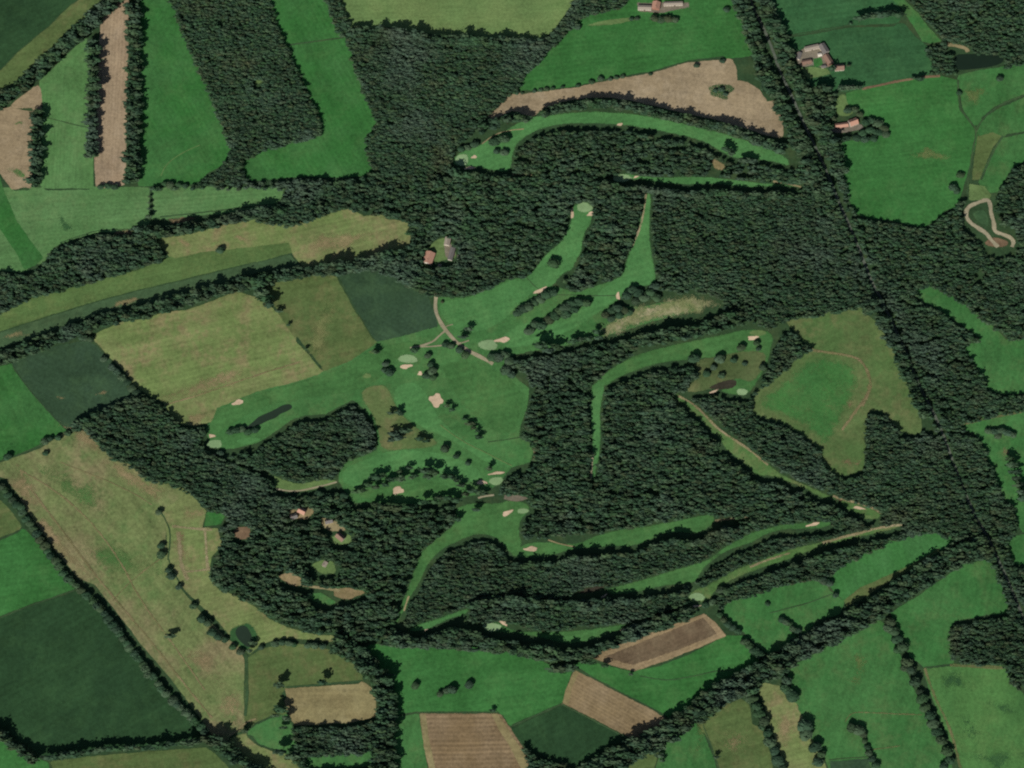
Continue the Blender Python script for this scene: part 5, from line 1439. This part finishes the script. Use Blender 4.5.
belt('diagonal tree belt across the top left corner', [(-40, 130), (0, 103), (20, 88), (40, 70), (62, 50), (82, 31), (100, 15), (116, -2), (140, -30)], 13, seed=11)
belt('upright tree row left of the pale strip field', [(38, 110), (38, 125), (37, 150), (36, 170), (35, 186)], 10, seed=12)
belt('upright tree row left of the ploughed brown strip', [(95, 40), (95, 60), (94, 90), (93, 115), (94, 135), (93, 158)], 9, seed=13)
belt('upright tree row right of the ploughed brown strip', [(134, -20), (134, 10), (135, 50), (135, 90), (133, 130), (133, 182)], 13, seed=14)
belt('dark tree row along the top of the northern wood', [(350, 32), (385, 32), (415, 36), (430, 40), (470, 41), (512, 43), (542, 44)], 8, seed=15)
belt('reddish dark tree row at the left of the bare brown field', [(480, 132), (492, 126), (505, 119), (515, 118), (530, 119)], 6, seed=16)
belt('arched dark tree row below the bare brown field', [(542, 114), (562, 109), (587, 105), (612, 105), (637, 109), (662, 115), (687, 121), (712, 126), (732, 132), (750, 138), (768, 145), (784, 150)], 7, seed=17, spacing=3.2)
belt('dark tree row beneath the pale meadows on the left', [(137, 234), (145, 229), (155, 232), (170, 232), (185, 229), (205, 226), (222, 222), (240, 217), (262, 213), (285, 213)], 9, seed=18)
belt('long slanting tree belt on the left side', [(-60, 368), (0, 358), (30, 350), (65, 335), (97, 323), (120, 317), (140, 314), (165, 307), (190, 299), (215, 292), (256, 281), (300, 273), (330, 270), (360, 266), (385, 260), (405, 256)], 12, seed=19)
belt('dark tree belt above the wide dry meadow by the west wood', [(75, 428), (85, 424), (100, 417), (115, 410), (128, 405), (140, 400)], 9, seed=20)
belt('tree belt right of the olive and tan fields', [(335, 644), (350, 650), (366, 662), (378, 678), (386, 692), (387, 712), (385, 740), (386, 800)], 17, seed=21)
belt('tree belt at the lower left corner pond track', [(212, 738), (222, 744), (235, 754), (248, 766), (270, 790)], 11, seed=22)
belt('short tree row across the bottom left corner', [(-40, 722), (0, 734), (12, 742), (24, 751), (38, 760)], 8, seed=23)
belt('long diagonal tree belt from the road to the bottom edge', [(575, 790), (592, 770), (620, 756), (650, 741), (682, 722), (702, 708), (722, 692), (745, 682), (772, 667), (800, 648), (830, 634), (848, 623), (872, 609), (902, 589), (930, 570), (960, 554), (985, 547)], 21, seed=24)
belt('southern tree belt under the curved fairway', [(385, 640), (420, 640), (445, 634), (470, 637), (500, 643), (530, 646), (560, 654), (585, 652), (610, 640), (640, 630), (670, 619), (692, 612)], 12, seed=25, reject=True)
belt('dark tree row between the upper and middle southern ridges', [(470, 607), (490, 601), (520, 600), (550, 603), (580, 606), (610, 602), (640, 597), (665, 592), (688, 590)], 8, seed=26, reject=True)
belt('dark tree row along the bright wedge fairway', [(512, 564), (540, 561), (570, 556), (600, 554), (625, 552), (650, 547), (670, 539), (700, 541), (725, 532), (745, 523), (755, 522)], 8, seed=27, reject=True)
belt('dark tree row under the sandy fairway near the road', [(765, 576), (790, 568), (815, 558), (840, 548), (862, 541), (882, 536)], 8, seed=28, reject=True)
belt('long dark tree row below the bleached rough', [(590, 350), (612, 346), (640, 341), (668, 336), (690, 332), (710, 328), (724, 322), (742, 318)], 13, seed=29, reject=True)
belt('dark tree row leaning over the northern thin strip', [(450, 172), (470, 174), (495, 178), (515, 182)], 7, seed=30, reject=True)
belt('dark tree row below the thin northern strip', [(605, 186), (640, 188), (665, 190), (690, 194), (720, 192), (745, 196), (790, 194)], 7, seed=31, reject=True)
belt('road side trees left of the long grey road', [(732, -40), (737, -5), (744, 15), (754, 42), (764, 72), (774, 92), (784, 115), (793, 132), (803, 152), (813, 175), (823, 196)], 13, seed=32, reject=False, gaps=.04)
belt('road side trees right of the long grey road', [(754, -40), (759, -5), (768, 15), (780, 42), (791, 72), (802, 92), (813, 115), (822, 132), (831, 152), (840, 175)], 13, seed=33, reject=False, gaps=.04)
belt('road side trees between the road and the worn field', [(866, 300), (878, 310), (889, 330), (899, 350), (908, 372), (918, 395), (926, 415)], 14, seed=34, reject=True)

WOOD = [
    ('dense wood between the tall wedge field and the dog leg field', [(168, 0), (272, 0), (278, 20), (290, 45), (302, 70), (314, 95), (325, 120), (323, 135), (300, 144), (270, 151), (246, 160), (252, 185), (195, 186), (206, 172), (232, 152), (215, 110), (190, 52)], 3.4, 0, .06),
    ('big dense wood in the upper middle of the photo', [(325, 0), (343, 0), (351, 26), (395, 30), (430, 36), (512, 42), (542, 42), (555, 30), (575, 0), (628, 0), (628, 10), (600, 14), (580, 28), (560, 45), (530, 75), (517, 93), (490, 119), (478, 132), (455, 146), (450, 170), (420, 185), (380, 182), (364, 155), (362, 135), (372, 125), (360, 85), (345, 42), (333, 28)], 3.4, 0, .06),
    ('wood around the clubhouse in the centre of the photo', [(276, 184), (372, 172), (450, 164), (512, 176), (610, 184), (650, 192), (646, 235), (628, 272), (600, 290), (575, 296), (560, 280), (515, 280), (470, 300), (440, 302), (400, 284), (372, 271), (345, 268), (402, 252), (410, 222), (345, 210), (290, 230), (256, 223), (262, 213), (280, 206)], 3.9, .1, .1),
    ('wood along the foot of the northern fields', [(140, 186), (195, 184), (250, 179), (300, 176), (372, 172), (372, 186), (300, 190), (256, 190), (190, 190), (142, 191)], 3.4, 0, .3),
    ('oval golf wood under the arched upper fairway', [(500, 160), (527, 137), (545, 129), (620, 126), (700, 142), (720, 152), (745, 160), (790, 169), (800, 190), (740, 192), (640, 184), (610, 180), (500, 180)], 3.6, .2, .13),
    ('large wood between the sand path gap and the road', [(650, 190), (740, 190), (790, 180), (812, 150), (835, 190), (858, 250), (884, 300), (866, 318), (818, 318), (788, 321), (770, 330), (737, 318), (700, 303), (680, 297), (660, 290), (655, 268), (651, 240)], 3.6, .2, .1),
    ('eastern wood right of the long grey road', [(825, 150), (840, 160), (852, 205), (900, 220), (925, 226), (955, 206), (966, 200), (970, 225), (990, 250), (1030, 250), (1040, 335), (1005, 343), (930, 288), (918, 291), (983, 340), (966, 346), (985, 385), (1040, 393), (1040, 410), (958, 426), (976, 430), (1000, 490), (1018, 520), (1010, 550), (1020, 565), (1040, 600), (1040, 690), (1010, 690), (1005, 666), (950, 664), (948, 624), (1003, 613), (990, 565), (975, 545), (940, 440), (910, 378), (880, 300)], 3.7, .15, .12),
    ('wood filling the top right corner', [(905, 0), (1024, 0), (1024, 66), (960, 76), (925, 74), (926, 48), (944, 43), (930, 25)], 3.6, .2, .12),
    ('wood on the right edge beside the sandy loop track', [(1012, 165), (1024, 156), (1060, 156), (1060, 262), (1012, 252), (996, 225), (994, 200), (1000, 190)], 3.6, .1, .1),
    ('wood between the worn field and the road in the east', [(768, 417), (800, 431), (820, 445), (838, 475), (863, 470), (864, 412), (873, 408), (893, 420), (908, 434), (922, 430), (945, 445), (962, 480), (990, 540), (960, 550), (930, 530), (900, 538), (880, 526), (882, 512), (833, 495), (778, 470), (745, 444), (710, 415), (690, 398), (720, 395), (750, 396)], 3.5, .2, .08),
    ('dark copse strip between the golf greens and the worn field', [(768, 362), (783, 334), (798, 332), (816, 347), (800, 357), (783, 372), (768, 384), (750, 399), (755, 380)], 3.5, .1, .06),
    ('great central wood right of the golf course', [(605, 375), (640, 370), (690, 364), (715, 380), (672, 395), (690, 413), (720, 440), (760, 478), (838, 500), (870, 522), (830, 530), (715, 522), (712, 513), (600, 533), (525, 540), (518, 520), (521, 502), (500, 493), (500, 482), (514, 468), (532, 462), (518, 437), (530, 405), (535, 390), (508, 362), (550, 350), (600, 340), (640, 345), (634, 355), (620, 365)], 3.7, .1, .12),
    ('oval wood inside the hooked fairway', [(424, 580), (436, 556), (448, 548), (480, 536), (505, 543), (520, 558), (560, 556), (620, 549), (650, 543), (712, 530), (745, 520), (775, 524), (720, 548), (700, 562), (650, 578), (605, 588), (590, 597), (520, 600), (470, 604), (440, 616), (406, 628), (405, 610)], 3.3, .1, .08),
    ('wooded ridge between the two southern fairways', [(470, 608), (600, 598), (690, 588), (690, 603), (630, 622), (540, 632), (500, 620), (482, 624), (460, 618)], 3.4, .1, .08),
    ('wooded foot under the curved fairway and the bright field', [(390, 628), (404, 633), (440, 625), (480, 633), (500, 635), (530, 639), (567, 648), (600, 643), (630, 632), (690, 605), (692, 612), (640, 634), (590, 658), (560, 662), (512, 656), (385, 648)], 3.4, .1, .08),
    ('wooded ridge between the slanting and the sandy fairway', [(700, 578), (712, 566), (735, 550), (770, 535), (820, 531), (840, 521), (878, 518), (903, 521), (850, 533), (793, 547), (740, 567), (710, 583), (695, 588)], 3.4, .15, .08),
    ('wooded ridge below the sandy fairway', [(712, 602), (740, 579), (793, 562), (850, 544), (905, 529), (940, 532), (900, 541), (850, 563), (828, 578), (800, 582), (755, 598), (735, 602), (720, 609)], 3.4, .15, .08),
    ('west wood between the dry fields and the golf course', [(86, 430), (110, 412), (135, 402), (145, 392), (160, 400), (172, 413), (182, 424), (207, 424), (206, 432), (198, 443), (210, 454), (230, 462), (250, 471), (275, 484), (290, 494), (300, 505), (256, 530), (207, 512), (165, 488), (110, 460)], 3.3, .1, .07),
    ('village wood with hidden houses in the lower middle', [(227, 512), (256, 490), (300, 497), (340, 492), (371, 503), (416, 505), (452, 502), (458, 520), (440, 535), (420, 552), (414, 575), (400, 600), (394, 628), (385, 645), (352, 637), (315, 634), (288, 626), (270, 617), (256, 606), (238, 596), (216, 588), (209, 575), (212, 558), (223, 544), (222, 526)], 3.9, .1, .14),
    ('oak copse in the middle of the golf course', [(219, 452), (256, 443), (271, 435), (291, 420), (306, 415), (326, 414), (338, 407), (353, 400), (364, 409), (374, 424), (378, 439), (377, 449), (361, 457), (346, 462), (338, 472), (334, 481), (306, 487), (281, 477), (256, 468), (235, 460)], 3.5, .05, .08),
    ('small wood row between the pond and the western green', [(224, 436), (240, 426), (262, 420), (262, 432), (240, 437), (228, 440)], 3.4, .05, .03),
    ('wood on the left below the pale meadows', [(0, 266), (20, 268), (48, 256), (52, 247), (75, 238), (100, 231), (135, 231), (158, 238), (170, 252), (160, 262), (130, 272), (100, 281), (65, 291), (30, 299), (0, 314)], 3.6, .05, .09),
    ('southern wood with a dark clearing at the bottom', [(293, 724), (325, 721), (350, 718), (372, 715), (376, 740), (376, 768), (297, 768)], 3.6, .05, .09),
    ('small dark wood at the foot of the dark green block', [(524, 748), (548, 752), (572, 760), (580, 768), (526, 768)], 3.5, .05, .04),
    ('garden wood left of the pink roofed house', [(806, 86), (830, 88), (838, 100), (834, 114), (842, 118), (832, 122), (836, 134), (850, 138), (838, 146), (826, 145), (814, 115)], 3.7, .05, .08),
    ('thicket above the dry tan meadow', [(560, 28), (582, 18), (602, 12), (625, 5), (625, 0), (575, 0)], 3.5, .05, .05),
]
for i, (lab, poly, sp, con, gp) in enumerate(WOOD):
    sp *= .88 if any(s in lab for s in ('tall wedge', 'upper middle', 'eastern', 'east', 'sand path gap', 'top right', 'inside the hooked', 'ridge')) else 1.05
    pts = wood_points(poly, sp, sp * .42, sp * .78, True, gp, 40 + i)
    grow('woodland', lab, 'woodland', pts, conifer=con, kseed=60 + i)
print('objects', len(bpy.data.objects), 'faces', sum(len(m.polygons) for m in bpy.data.meshes))
